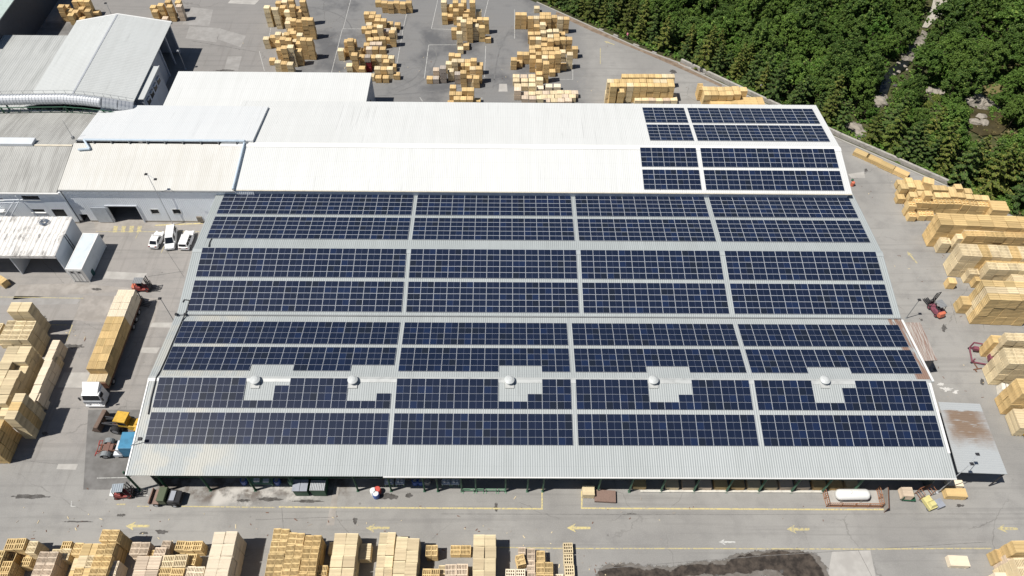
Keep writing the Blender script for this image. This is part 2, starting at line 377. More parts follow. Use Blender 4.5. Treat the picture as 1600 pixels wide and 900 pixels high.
for pts, wd, m in (
  (((437,792),(520,793),(700,794),(847,795),(847,761)), .22, ylw), (((909,768),(909,794),(1100,795),(1285,796),(1380,796)), .22, ylw), (((270,791),(430,793)), .16, ylw2),
  (((770,855),(880,857),(1100,857),(1350,858)), .16, ylw2), (((1350,858),(1480,857),(1548,857)), .16, ylw2), (((0,464),(130,466)), .12, ylw2), (((60,507),(113,508),(104,532)), .14, ylw2), (((232,791),(215,791)), .14, ylw2),
  (((182,788),(195,788)), .2, ylw2), (((112,783),(111,791),(119,791)), .10, wht), (((152,747),(205,746)), .10, wht), (((222,774),(231,774)), .10, wht),
  (((243,352),(316,349)), .25, ylw), (((150,362),(330,362)), .10, ylw2), (((218,360),(212,372)), .10, ylw2), (((256,385),(252,395)), .10, ylw2),
  (((535,45),(505,165),(498,140)), .11, wht), (((548,0),(536,45),(570,45)), .10, wht), (((684,0),(674,45),(705,46)), .11, wht), (((720,45),(752,45),(763,0)), .12, wht), (((663,122),(670,70),(715,70)), .12, wht), (((757,120),(759,72)), .11, wht),
  (((640,0),(630,45),(618,112)), .11, wht), (((588,73),(625,73)), .12, wht), (((656,152),(660,158)), .12, wht), (((753,152),(753,160)), .10, wht), (((804,60),(804,15)), .10, wht), (((895,98),(895,124),(868,124)), .10, wht), (((938,75),(938,100)), .14, ylw2), (((405,80),(413,110)), .10, wht), (((420,60),(428,20)), .10, wht)):
    stripe(pts, wd, m)
for k in range(4):                       # hatched yellow blocks at the loading door
    x = 178 + k*12.5
    sheet('loading_marking', ((x,353),(x+6.5,353),(x+4.5,363),(x-2,363)), ylw2, .020)
def arrow(px, py, ln, m, rz=0, sc=1.):
    c = at(px, py); mb = MB(); k = ln/2
    pts = [(-k,0),(-k+1.25*sc,.62*sc),(-k+1.0*sc,.20*sc),(k,.16*sc),(k,-.16*sc),(-k+1.0*sc,-.20*sc),(-k+1.25*sc,-.62*sc)]
    cs, sn = math.cos(rz), math.sin(rz)
    mb.add([(c.x+x*cs-y*sn, c.y+x*sn+y*cs, .018) for x, y in pts], [(0,6,5),(0,5,2),(0,2,1),(5,4,3,2)])
    return struct('arrow_marking', mb, m)
arrow(215,822,3.3,ylw); arrow(590,825,3.3,ylw2); arrow(904,825,3.3,ylw); arrow(1247,827,3.2,ylw2); arrow(1574,826,2.9,ylw2); arrow(1136,847,2.3,wht,0,.7); arrow(1425,402,2.9,ylw2,R(-72),.8); arrow(952,67,2.6,ylw2,R(-30),.8)

seam = patchmat('tar_seam', (.13,.125,.12), (.22,.215,.21), 1.5)
for pts, wd in ((((690,803),(1060,804)),.07),(((1060,804),(1400,803),(1610,803)),.05),(((400,812),(522,808)),.06),(((930,889),(1200,868),(1540,847)),.06),(((1340,858),(1362,900)),.06),(((0,716),(90,725)),.05),(((300,64),(400,81)),.14),(((256,385),(287,432)),.09),(((232,432),(285,424)),.12),(((95,637),(125,638)),.08),(((1485,470),(1495,505)),.05),(((1410,320),(1420,345)),.1),(((520,112),(545,0)),.05),(((1534,497),(1538,515)),.05),(((440,793),(444,840)),.05)):
    stripe(pts, wd, seam, .013, 'tar_seam')

tyre = patchmat('tyre_mark', (.145,.145,.146), (.185,.185,.186), .5)
def arc(pts, wd=.28):
    P = [at(*q) for q in pts]; out = []
    for i in range(len(P)-1):
        a, b, c, d = P[max(0,i-1)], P[i], P[i+1], P[min(len(P)-1,i+2)]
        for k in range(6):
            t = k/6; out.append(.5*((2*b)+(c-a)*t+(2*a-5*b+4*c-d)*t*t+(3*b-a-3*c+d)*t**3))
    out.append(P[-1]); mb = MB(); vs = []
    for i, q in enumerate(out):
        dd = (out[min(i+1,len(out)-1)]-out[max(i-1,0)]).normalized(); n_ = Vector((-dd.y,dd.x,0))*wd*.5*(1-abs(2*i/(len(out)-1)-1)**4*.8); vs += [(q.x-n_.x,q.y-n_.y,.0155),(q.x+n_.x,q.y+n_.y,.0155)]
    mb.add(vs, [(2*i,2*i+2,2*i+3,2*i+1) for i in range(len(out)-1)]); struct('tyre_mark', mb, tyre)
for pts in (((612,140),(650,120),(668,85),(655,60)),((620,145),(662,124),(682,88),(668,62)),((590,150),(700,140),(790,120)),((800,40),(780,80),(770,140)),((440,15),(480,10),(540,30),(560,80)),((640,15),(625,60),(600,90))): arc(pts)
# ------------------------------------------------------------------ roofing materials
def roofmat(name, c, c2, streak=.4, rough=.42, metal=.0, stain=None):
    g = G(name, rough, metal, .35); p = g.pos()
    f = g.ramp(g.noise(g.vscale(p, (1.2, .10, .4)), 1., 5, .65), .42, .66)
    f2 = g.ramp(g.noise(p, .09, 4, .6), .36, .64)
    col = g.mix(g.math('MULTIPLY', f, streak), c, c2)
    col = g.mix(g.math('MULTIPLY', f2, .35), col, c2)
    x, y, z = g.sep(p)
    sh = g.math('FRACT', g.math('MULTIPLY', x, 1/4.4)); col = g.mix(g.math('MULTIPLY', g.ramp(sh, .0, .015, 1, 0), .25), col, dark(c2, .6))
    cell = g.n.new('ShaderNodeTexWhiteNoise'); cell.noise_dimensions = '1D'
    g.L(g.math('FLOOR', g.math('MULTIPLY', x, 1/1.1)), cell.inputs['W'])
    col = g.mix(g.math('MULTIPLY', cell.outputs[0], .10), col, dark(c2, .75))
    lap = g.math('FRACT', g.math('MULTIPLY', y, 1/3.35)); col = g.mix(g.math('MULTIPLY', g.ramp(lap, .0, .03, 1, 0), .22), col, dark(c2, .6))
    drip = g.noise(g.vscale(p, (2.6, .05, .3)), 1., 4, .7); col = g.mix(g.math('MULTIPLY', g.math('MULTIPLY', g.ramp(drip, .56, .70), g.ramp(g.noise(p, .16, 3), .45, .6)), .38), col, dark(c2, .62))
    if stain: col = stain(g, p, col)
    return g.col(col)
m_w1 = roofmat('white_roofing', (.645,.655,.65), (.595,.605,.595), .4)
m_cr = roofmat('cream_roofing', (.635,.63,.605), (.55,.535,.49), .5)
m_rw = roofmat('raised_white_roofing', (.645,.66,.67), (.61,.63,.645), .3)
m_h2 = roofmat('galvanised_roofing', (.37,.40,.405), (.315,.34,.34), .4)
def rusty_edge(g, p, col):
    k = g.boxmask(p, 60.2, 62.35, 56.2, 69.0, .25)
    x, y, z = g.sep(p); r = g.math('FRACT', g.math('MULTIPLY', x, 1/.66))
    k = g.math('MULTIPLY', k, g.ramp(g.noise(g.vscale(p,(2.2,.3,1)),1.,3), .36, .5))
    col = g.mix(g.math('MULTIPLY', k, .9), col, (.24,.14,.10))
    crm = g.boxmask(p, -52, -38, 40.5, 72, 2.5)
    f = g.math('MULTIPLY', crm, g.ramp(g.noise(p, .3, 4), .42, .6))
    return g.mix(g.math('MULTIPLY', f, .35), col, (.55,.50,.40))
m_h3 = roofmat('galvanised_front_roofing', (.385,.41,.415), (.325,.35,.35), .4, stain=rusty_edge)
m_gy = roofmat('weathered_grey_roofing', (.44,.44,.42), (.29,.285,.27), .75)
m_gb = roofmat('pale_grey_roofing', (.51,.53,.53), (.45,.465,.46), .35)
def cor(mb, x0, x1, ya, za, yb, zb, per=.33, h=.035, mi=0, th=.10):
    """corrugated sheet from edge (ya,za) to edge (yb,zb), ribs along the slope, over a thin slab"""
    n = max(1, round((x1-x0)/per)); per = (x1-x0)/n; vs = []; fs = []
    for i in range(n):
        b = x0 + i*per
        for dx, dz in ((0,0),(.30,0),(.55,h),(.75,h)): vs += [(b+dx*per, ya, za+dz), (b+dx*per, yb, zb+dz)]
    vs += [(x1, ya, za), (x1, yb, zb)]
    for i in range(len(vs)//2-1): fs.append((2*i, 2*i+2, 2*i+3, 2*i+1))
    mb.add(vs, fs, mi)
    e = .012
    vs = [(x0,ya,za-e),(x1,ya,za-e),(x1,yb,zb-e),(x0,yb,zb-e),(x0,ya,za-th),(x1,ya,za-th),(x1,yb,zb-th),(x0,yb,zb-th)]
    return mb.add(vs, [(0,1,2,3),(7,6,5,4),(0,4,5,1),(1,5,6,2),(2,6,7,3),(3,7,4,0)], mi)
# planes of the panel arrays: x0, y0, z0(abs), tan(slope sign by y), slope, module w, module h, gap between arrays, column gaps
def plane(x0, y0, z0, s, gv, gaps, w, a, k, up):
    return dict(x0=x0*k, y0=y0*k, z0=CAMH+z0*k, s=s, t=(1 if up else -1)*math.tan(s), gv=gv*k, gaps=[q*k for q in gaps], w=w*k, a=a*k, up=up)
K2, K1 = 1.0195, 1.001
P3B = plane(-49.889, 67.019, -95.911, R(7.7978), .629, (.651,.711,.661), 2.10, 1.1352, 1, False)
P3F = plane(-49.894, 56.045, -94.379, R(9.7598), .685, (.639,.670,.702), 2.10, 1.1352, 1, True)
P2B = plane(-48.797, 92.643, -93.833, R(6.1749), .666, (.637,.676,.755), 2.0498, 1.0894, K2, False)
P2F = plane(-48.727, 78.934, -92.286, R(8.0672), .631, (.652,.634,.752), 2.0498, 1.0894, K2, True)
P1B = plane(26.496, 117.685, -94.719, R(8.4775), .705, (.599,), 2.0498, 1.0894, K1, False)
P1F = plane(24.320, 103.927, -92.719, R(9.4503), .621, (.737,), 2.0498, 1.0894, K1, True)
LIFT = .13
def zr(P, y): return P['z0'] - LIFT + P['t']*(y-P['y0'])          # roof surface below the array
def yridge(A, B): # A up (front), B back
    return (B['z0']-B['t']*B['y0'] - A['z0'] + A['t']*A['y0'])/(A['t']-B['t'])
def yat(P, px, py): return onpl(px, py, P['y0'], P['z0']-LIFT, P['t'])
def xat(P, px, py): return yat(P, px, py).x
y3r = yridge(P3F, P3B); y2r = yridge(P2F, P2B); y1r = yridge(P1F, P1B)
y3e = yat(P3F, 800, 745).y; y2e = yat(P2F, 800, 493.5).y; y1e = yat(P1F, 800, 299.5).y; y1b = yat(P1B, 800, 160.5).y
x3l = (xat(P3F, 193.5, 741.5) + xat(P3F, 235, 584))/2; x3r = (xat(P3F, 1497, 748) + xat(P3F, 1449, 586))/2
x2l = (xat(P2F, 275, 492) + xat(P2F, 305, 380))/2; x2r = (xat(P2F, 1409, 497) + xat(P2F, 1376, 388))/2
x1r = (xat(P1F, 1333, 302) + xat(P1F, 1310, 224))/2; x1l = xat(P1F, 90, 297)
x1m = xat(P1F, 364, 297); x1m2 = xat(P1F, 383, 220)
print('HALLS', y3e, y3r, y2e, y2r, y1e, y1r, y1b, 'x', x3l, x3r, x2l, x2r, x1l, x1r, x1m, x1m2)
def ztop(P): return P
# --- front hall
H3 = thing('factory_hall', 'long front hall with grey corrugated roof, open front with green posts and five roof vents', 'hall', (0, y3e, 0))
def rel(H, mb):                      # shift world coordinates into the thing's frame
    o = H.location; mb.v = [(v[0]-o.x, v[1]-o.y, v[2]-o.z) for v in mb.v]; return mb
def part(H, name, mb, m, **k): return rel(H, mb).build(name, m, H, **k)
ytop3 = y2e + 1.6
mb = MB(); cor(mb, x3l, x3r, y3e, zr(P3F, y3e), y3r, zr(P3F, y3r)); cor(mb, x3l, x3r+.55, y3r, zr(P3F, y3r)+.001, ytop3, zr(P3B, ytop3))
rf3 = part(H3, 'roof', mb, m_h3)
def ridge(H, x0, x1, y, z, par, m, wd=.45, dz=.17):
    mb = MB(); o = H.location
    vs = [(x0,y-wd,z-dz*.25),(x0,y,z+.09),(x0,y+wd,z-dz*.25),(x1,y-wd,z-dz*.25),(x1,y,z+.09),(x1,y+wd,z-dz*.25),(x0,y,z-.05),(x1,y,z-.05)]
    vs = [(a-o.x,b-o.y,c-o.z) for a,b,c in vs]
    mb.add(vs, [(0,3,4,1),(1,4,5,2),(0,1,2,6),(5,4,3,7),(0,6,7,3),(2,5,7,6)]); return mb.build('ridge_cap', m, par)
ridge(H3, x3l, x3r, y3r, zr(P3F, y3r)+.03, rf3, paint('ridge_metal', (.46,.475,.47), .4, dirt=.5, sc=.7))
vm = paint('verge_white', (.74,.74,.73), .4, dirt=.1)
def verge(H, x, P, ya, yb, par, m, wd=.22):
    mb = MB(); za, zb = zr(P, ya)+.045, zr(P, yb)+.045
    vs = [(x-wd,ya,za),(x+.03,ya,za),(x+.03,yb,zb),(x-wd,yb,zb)]; vs = vs + [(a,b,c+.05) for a,b,c in vs]
    mb.add(vs, [(3,2,1,0),(4,5,6,7),(0,1,5,4),(1,2,6,5),(2,3,7,6),(3,0,4,7)]); o = H.location
    return rel(H, mb).build('verge_trim', m, par)
verge(H3, x3r, P3F, y3e+3.4, y3r-.1, rf3, vm, .34); verge(H3, x3r+.56, P3B, y3r+.1, y2e-.2, rf3, vm, .3); verge(H3, x3l+.2, P3F, y3e, y3r-.1, rf3, vm, .16)
mb = MB(); mb.box(x3l+35, x3r, y3e-.14, y3e+.02, zr(P3F,y3e)-.22, zr(P3F,y3e)-.02); part(H3, 'gutter', mb, vm)
wallm = paint('hall_cladding', (.30,.33,.34), .6, sc=.3); grn = M['green_dark']
def gable(mb, x, prof, th=.15):     # side wall in the yz plane under a roof profile [(y,z)...]
    n = len(prof); pts = [(prof[0][0],0)] + list(prof) + [(prof[-1][0],0)]; n = len(pts)
    mb.add([(x,y,z) for y,z in pts] + [(x+th,y,z) for y,z in pts], [tuple(range(n)), tuple(range(2*n-1,n-1,-1))] + [(i,(i+1)%n,(i+1)%n+n,i+n) for i in range(n)])
mb = MB(); g3 = [(y3e+1.0, zr(P3F,y3e+1)-.13), (y3r, zr(P3F,y3r)-.13), (y2e+.8, zr(P3B,y2e+.8)-.13)]
gable(mb, x3l+2.2, g3); gable(mb, x3r-1.35, g3)
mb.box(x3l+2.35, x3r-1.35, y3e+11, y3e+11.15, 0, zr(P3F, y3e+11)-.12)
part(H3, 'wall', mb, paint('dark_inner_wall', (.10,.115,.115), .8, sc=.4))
yp = at(1090, 767).y
posts = [219.,] + [934,983,1032,1083,1134,1184,1235,1283,1330]
mk('post_green', (.07,.15,.10), .6)
def gpost(x, y, h, sz=.12):
    mb = MB(); mb.box(x-sz, x+sz, y-.05, y+.05, 0, h); mb.box(x-.04, x+.04, y-sz*1.4, y-.051, 0, h); mb.box(x-.04, x+.04, y+.051, y+sz*1.4, 0, h)
    mb.box(x-sz*1.7, x+sz*1.7, y-sz*1.9, y+sz*1.9, 0, .03); return mb
xsl = [at(q, 766).x for q in posts] + [at(q, 763).x for q in (265, 330, 400, 463, 560, 612, 664, 685, 722, 744, 790, 824, 848)]
for x in xsl: part(H3, 'post', gpost(x, yp - .12, zr(P3F, yp+.25)-.13), M['post_green'] if x > -8 else grn)
mb = MB()
for z in (3.1, 5.2): mb.box(x3l+2.6, x3r-1.6, yp+.38, yp+.50, z, z+.16)
part(H3, 'rail', mb, grn)
mb = MB(); xa, xb = at(1000,766).x, at(1284,766).x; mb.box(xa, xb, yp-.30, yp+.0, 0, .30); part(H3, 'low_wall', mb, paint('white_plinth', (.60,.575,.52), .8, dirt=.6, sc=2.))
# --- middle hall
H2 = thing('factory_hall', 'middle hall with pale grey corrugated roof under four long rows of solar panels', 'hall', (0, y2e, 0))
ytop2 = y1e + 1.6
mb = MB(); cor(mb, x2l, x2r, y2e, zr(P2F, y2e), y2r, zr(P2F, y2r)); cor(mb, x2l, x2r, y2r, zr(P2F, y2r)+.001, ytop2, zr(P2B, ytop2))
rf2 = part(H2, 'roof', mb, m_h2)
rm2 = paint('ridge_metal_grey', (.36,.39,.395), .45, dirt=.3, sc=.7); ridge(H2, x2l, x2r, y2r, zr(P2F, y2r)+.03, rf2, rm2, .6)
mb = MB(); mb.box(x2l, x2r, y2e-.13, y2e+.0, zr(P2F,y2e)-.15, zr(P2F,y2e)-.03); part(H2, 'gutter', mb, M['steel'])
mb = MB(); mb.box(x2l+.5, x2l+.65, y2e+.9, ytop2-1.8, 0, zr(P2F,y2e+.9)-.13); mb.box(x2r-.65, x2r-.5, y2e+.9, ytop2-1.8, 0, zr(P2F,y2e+.9)-.13)
mb.box(x2l+.65, x2r-.65, y2e+.25, y2e+.40, zr(P3B,y2e+.25)-.3, zr(P2F,y2e+.25)-.13); part(H2, 'wall', mb, M['pale_wall'])
# --- rear white hall (with a cream stretch at its left end)
H1 = thing('factory_hall', 'rear hall with bright white roof and solar panels only at its right end', 'hall', (0, y1e, 0))
mb = MB(); cor(mb, x1m, x1r, y1e, zr(P1F, y1e), y1r, zr(P1F, y1r), h=.017); cor(mb, x1m-4, x1r, y1r, zr(P1F, y1r)+.001, y1b, zr(P1B, y1b), h=.017)
rf1 = part(H1, 'roof', mb, m_w1)
ridge(H1, x1m-4, x1r, y1r, zr(P1F, y1r)+.03, rf1, paint('ridge_white', (.78,.78,.76), .4, dirt=.05), .6)
mb = MB(); mb.box(x1m, x1r, y1e-.14, y1e+.0, zr(P1F,y1e)-.16, zr(P1F,y1e)-.03); part(H1, 'gutter', mb, M['cream'])
mb = MB(); mb.box(x1r-.6, x1r-.45, y1e+.8, y1b-.8, 0, zr(P1B,y1b-.8)-.13); mb.box(x1m-4, x1r-.6, y1b-.75, y1b-.6, 0, zr(P1B,y1b-.75)-.13)
mb.box(x1m-.5, x1r-.6, y1e+.04, y1e+.19, zr(P2B,y1e+.04)-.3, zr(P1F,y1e+.04)-.13); part(H1, 'wall', mb, M['pale_wall'])
# --- cream hall: same pitch, left of the blue duct
HC = thing('factory_hall', 'cream roofed hall with pale blue front wall and big dark loading door', 'hall', (x1l, y1e, 0))
xcl = x1l
mb = MB(); cor(mb, xcl, x1m-.004, y1e-.25, zr(P1F, y1e-.25), y1r, zr(P1F, y1r), h=.022)
part(HC, 'roof', mb, m_cr)
ra, rb = at(152,168,8.6), at(417,169,8.6); rc = at(398,218,10.35); rd = at(118,215,10.35)
mb = MB(); yA = yat(P1B, 285, 168).y
cor(mb, xcl+.6, (rb.x+rc.x)/2, y1r+.45, zr(P1F, y1r)+.45, yA, zr(P1B, yA)+.45, h=.014, th=.40)
part(HC, 'raised_roof', mb, m_rw)
xw1 = at(332, 340).x
ywall = y1e - .10
def wall_open(mb, x0, x1, y, z0, z1, ops, th=.25):
    """front wall (facing -y) with rectangular openings (xa,xb,za,zb) tiled into boxes"""
    ops = sorted(ops); xc = x0
    for a, b, za, zb in ops:
        if a > xc: mb.box(xc, a, y, y+th, z0, z1)
        if za > z0: mb.box(a, b, y, y+th, z0, za)
        if zb < z1: mb.box(a, b, y, y+th, zb, z1)
        xc = b
    if x1 > xc: mb.box(xc, x1, y, y+th, z0, z1)
    return mb
def wx(px, py, y=ywall): return aty(px, py, y)
def opn(pa, pb, y=ywall): A, B = wx(*pa, y), wx(*pb, y); return (A.x, B.x, max(0, B.z), A.z)
d0 = opn((163,322.5),(213,352)); d0 = (wx(163,323).x+.4, wx(209,323).x+.4, 0, wx(185,323).z)
d1 = (wx(236,330).x, wx(248,330).x, wx(240,334).z, wx(240,327).z); d2 = (wx(270,330).x, wx(282,330).x, wx(275,334).z, wx(275,327).z)
d3 = (wx(124,340).x+.2, wx(139,340).x, 0, wx(130,335).z)
d4 = (wx(83,330).x, wx(101,330).x, wx(90,338).z, wx(90,327).z)
ztw = zr(P1F, ywall) - .13
xwl = xcl + .3
mb = wall_open(MB(), xwl, x1m+3.5, ywall, 0, ztw, [d0, d1, d2, d3])
g = G('ribbed_blue_cladding', .5, spec=.4); p = g.pos(); x, y, z = g.sep(p)
rb_ = g.math('SINE', g.math('MULTIPLY', x, 2*math.pi/.34)); g.bump(rb_, .5, .04)
c = g.mix(g.math('MULTIPLY', g.ramp(g.noise(g.vscale(p,(1,1,.15)), 1.1, 5, .65), .42, .7), .35), (.86,.90,.94), (.70,.74,.79))
c = g.mix(g.ramp(z, .3, .5, 1, 0), c, (.36,.33,.29)); m_clad = g.col(c)
part(HC, 'wall', mb, m_clad)
for d, nm in ((d1, 'window'), (d2, 'window')):
    mb = MB(); a, b, za, zb = d; y = ywall
    for q in ((a-.08,a,za-.08,zb+.08),(b,b+.08,za-.08,zb+.08),(a,b,za-.08,za),(a,b,zb,zb+.08)): mb.box(q[0],q[1],y-.05,y+.1,q[2],q[3])
    f = part(HC, nm, mb, M['white_paint']); mb = MB(); mb.box(a,b,y+.12,y+.16,za,zb); rel(HC, mb).build('pane', M['glass_dark'], f)
mb = MB(); a, b, za, zb = d0
mb.box(a-.25,a-.02,ywall-.12,ywall-.004,0,zb+.2); mb.box(b+.02,b+.25,ywall-.12,ywall-.004,0,zb+.2); mb.box(a-.25,b+.25,ywall-.12,ywall-.004,zb+.2,zb+.4)
part(HC, 'door_frame', mb, M['pale_wall'])
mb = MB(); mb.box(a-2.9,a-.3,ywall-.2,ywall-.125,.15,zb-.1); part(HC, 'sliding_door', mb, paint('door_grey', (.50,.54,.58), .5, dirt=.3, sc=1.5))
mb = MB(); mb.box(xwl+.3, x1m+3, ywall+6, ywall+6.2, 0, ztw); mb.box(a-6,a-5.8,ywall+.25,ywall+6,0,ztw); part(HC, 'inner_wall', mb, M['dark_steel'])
mb = MB(); mb.box(xcl, x1m+.4, y1e-.42, y1e-.26, zr(P1F,y1e-.25)-.22, zr(P1F,y1e-.25)-.06); part(HC, 'gutter', mb, M['steel'])
A = wx(307,338); B = wx(318,345); mb = MB(); mb.box(A.x,B.x,ywall-.25,ywall-.004,B.z,A.z); mb.box((A.x+B.x)/2-.03,(A.x+B.x)/2+.03,ywall-.27,ywall-.251,B.z,A.z); part(HC, 'vent_louvre', mb, paint('louvre_brown', (.22,.19,.15), .7))
# pale blue duct over the cream roof
yd = y1r + .1; zd = zr(P1F, y1r) + .75
D = thing('roof_duct', 'pale blue duct pipe running along the ridge and down the cream roof', 'pipe', (0,0,0))
q1 = yat(P1F, 122, 236); q2 = yat(P1F, 383, 224); q3 = yat(P1F, 365, 297)
pts = [Vector((xcl+1.4, q1.y, zr(P1F,q1.y)+.35)), Vector((xcl+3.4, q1.y+.2, zr(P1F,q1.y)+.4)), Vector((at(133,214,zd).x, yd, zd)), Vector((at(384,215,zd).x, yd, zd))]
mb = MB(); mb.path(pts, .20, 10)
pts2 = [pts[3], Vector((q2.x, q2.y, zr(P1F,q2.y)+.4)), Vector((q3.x, q3.y-.2, zr(P1F,q3.y)+.4))]
mb.path(pts2, .19, 10); mb.build('pipe', M['pipe_blue'], D, smooth=False)
mb = MB()
for k in range(9):
    q = pts[2].lerp(pts[3], (k+.5)/9); mb.box(q.x-.06,q.x+.06,q.y-.3,q.y+.3,zr(P1F,y1r)+.1,q.z-.2)
mb.build('pipe_bracket', M['steel'], D)
# --- left grey halls, same ridge
HG = thing('factory_hall', 'low hall with weathered grey roof at the left edge, left of the cream roof', 'hall', (xcl-6, y1e, 0))
xgl = -112
yg_b = at(75, 170, 8.3).y; zrg = zr(P1F, y1r)-.3
mb = MB(); cor(mb, xgl, xcl-.25, y1e-.6, zr(P1F,y1e-.6)-.3, y1r-.3, zrg); cor(mb, xgl, xcl+.0, y1r-.299, zrg+.001, yg_b, zrg - .15*(yg_b-y1r))
rg = part(HG, 'roof', mb, m_gy)
A = at(0,214,zrg-.2); B = at(61,215,zrg-.2)
mb = MB(); mb.box(xgl, B.x, y1r-.6, y1r+1.1, zrg+.02, zrg+.55); rel(HG, mb).build('ridge_vent', M['pale_wall'], rg)
mb = MB(); mb.box(xgl, xcl-.3, y1r-.55, y1r-.2, zrg+.03, zrg+.12); rel(HG, mb).build('ridge_cap', M['cream'], rg)
yw2 = y1e - .48; zt2 = zr(P1F, yw2)-.45
ops = []
for a, b, t, bt in ((34,61,306,312),(47,69,325,332),(83,103,327,339),(-8,5,310,313),(-8,6,323,331)):
    A = aty(a, (t+bt)/2, yw2); B = aty(b, (t+bt)/2, yw2); ops.append((A.x, B.x, aty(a, bt, yw2).z, aty(a, t, yw2).z))
# the openings sit in two storeys; lay the wall out in three bands
up_ = [o for o in ops if o[2] > 3.6]; lo_ = [o for o in ops if o[2] <= 3.6]
zm = 3.7
up_ = [(a,b,max(zm,za),min(zt2-.1,zb)) for a,b,za,zb in up_]; lo_ = [(a,b,max(.05,za),min(zm-.05,zb)) for a,b,za,zb in lo_]
mb = wall_open(MB(), xgl, xcl+.25, yw2, zm, zt2, up_); wall_open(mb, xgl, xcl+.25, yw2, 0, zm, lo_); part(HG, 'wall', mb, m_clad)
for a, b, za, zb in up_ + lo_:
    mb = MB(); mb.box(a-.06,b+.06,yw2-.12,yw2-.004,za-.1,za); fr = part(HG, 'window', mb, M['white_paint'])
    mb = MB(); mb.box(a+.01,b-.01,yw2+.14,yw2+.18,za+.01,zb-.01); rel(HG, mb).build('pane', M['glass_dark'], fr)
a, b, za, zb = [o for o in lo_][2] if len(lo_) > 2 else lo_[-1]
mb = MB(); mb.box(a-.2,b+.3,yw2-.9,yw2-.13,zb+.02,zb+.1); part(HG, 'awning', mb, M['white_paint'])
mb = MB(); mb.box(xgl, xcl+.1, y1e-.85, y1e-.61, zr(P1F,y1e-.6)-.55, zr(P1F,y1e-.6)-.33); part(HG, 'gutter', mb, M['white_paint'])
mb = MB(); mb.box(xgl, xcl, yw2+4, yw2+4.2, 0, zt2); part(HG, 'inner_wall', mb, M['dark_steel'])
PR = thing('pipe_frame', 'white steel pipe frame standing before the pale wall behind the corrugated shed', 'pipe frame', (0,0,0))
mb = MB(); yq = yw2-2.0; q0 = aty(-20,313,yq); q1 = aty(35,312,yq)
for (a, b) in (((-20,313),(36,312)), ((-20,317),(33,316)), ((22,314),(8,337)), ((30,314),(18,337)), ((24,306),(60,338))):
    mb.tube(aty(*a,yq), aty(*b,yq), .10, .10, 8)
zz = min(aty(8,337,yq).z, aty(18,337,yq).z)
mb.tube(aty(8,337,yq), Vector((aty(8,337,yq).x, yq, 0)), .10); mb.tube(aty(18,337,yq), Vector((aty(18,337,yq).x, yq, 0)), .10)
mb.build('frame', M['pale_wall'], PR)
# --- annex behind the white hall
an = thing('annex_building', 'white flat roofed annex joined to the back of the white hall', 'annex', (-47, y1b, 0))
za_ = 7.2; a0, a1, a2, a3 = at(283,111,za_), at(582,113,za_), at(571,158.5,za_), at(253,158.5,za_)
xa0, xa1, ya1 = (a0.x+a3.x)/2, (a1.x+a2.x)/2, (a0.y+a1.y)/2
mb = MB(); cor(mb, xa0, xa1, y1b-1.5, za_+.05, ya1, za_-.1, per=.4, h=.014); part(an, 'roof', mb, m_w1)
mb = MB(); mb.box(xa0+.2, xa1-.12, y1b, ya1-.15, 0, za_-.25); part(an, 'wall', mb, M['bluegrey_wall'])
mb = MB(); mb.box(xa1-.119, xa1-.05, y1b+2.0, y1b+5.2, 0, 4.2); part(an, 'door', mb, M['dark_steel'])
# --- gabled grey building, upper left
zg, zv = 9.4, 7.6
gTL, gR, gTR, gBL, gRB, gBR = at(122,31,zv), at(180,25,zg), at(268,34,zv), at(47,150,zv), at(113,152,zg), at(207,164,zv)
ygf = (gTL.y+gR.y+gTR.y)/3; ygn = y1b - 2
xg0, xg1, xgr = (gTL.x+gBL.x)/2, (gTR.x+gBR.x)/2, (gR.x+gRB.x)/2
gb = thing('gabled_building', 'tall building with pale grey gable roof, upper left, beside dark shadow', 'building', (xgr, ygn, 0))
def corx(mb, xa, za, xb, zb, y0, y1, per=.5, h=.04, th=.1):   # ribs run along x (sheet pitched in x)
    t = MB(); cor(t, y0, y1, xa, za, xb, zb, per, h, 0, th)
    mb.add([(v[1], v[0], v[2]) for v in t.v], t.f); return mb
mb = MB(); corx(mb, xg0, zv, xgr, zg, ygn, ygf); corx(mb, xgr, zg+.001, xg1, zv, ygn, ygf); rgb = part(gb, 'roof', mb, m_gb)
mb = MB(); mb.box(xgr-.16, xgr+.16, ygn, ygf, zg+.0, zg+.06); rel(gb, mb).build('ridge_cap', M['silver'], rgb)
mb = MB(); mb.box(xg0, xgr, ygf-.02, ygf+.25, zv-.4, zv+.04); mb2 = MB()
vs = [(xg0,ygf-.15,zv+.06),(xgr,ygf-.15,zg+.12),(xg1,ygf-.15,zv+.06),(xg0,ygf+.2,zv+.06),(xgr,ygf+.2,zg+.12),(xg1,ygf+.2,zv+.06)]
vs2 = [(a,b,c-.5) for a,b,c in vs]; mb = MB(); mb.add(vs+vs2, [(0,1,4,3),(1,2,5,4),(0,6,7,1),(1,7,8,2),(3,4,10,9),(4,5,11,10),(6,9,10,7),(7,10,11,8),(0,3,9,6),(2,8,11,5)]); part(gb, 'verge_trim', mb, vm)
mb = MB()
mb.box(xg0+.2,xg0+.4,ygn,ygf-.3,0,zv-.2); mb.box(xg1-.9,xg1-.7,ygn,ygf-9,0,zv-.25)
vs = [(xg0+.4,ygf-.3,0),(xg1-.9,ygf-.3,0),(xg1-.9,ygf-.3,zv-.05),(xgr,ygf-.3,zg-.2),(xg0+.4,ygf-.3,zv-.15)]
mb.add(vs + [(a,b+.2,c) for a,b,c in vs], [(0,1,2,3,4),(9,8,7,6,5),(0,5,6,1),(1,6,7,2),(2,7,8,3),(3,8,9,4),(4,9,5,0)])
for y in (ygf-.5, ygf-4.5, ygf-8.8): mb.box(xg1-.7,xg1-.4,y-.15,y+.15,0,zv-.2)
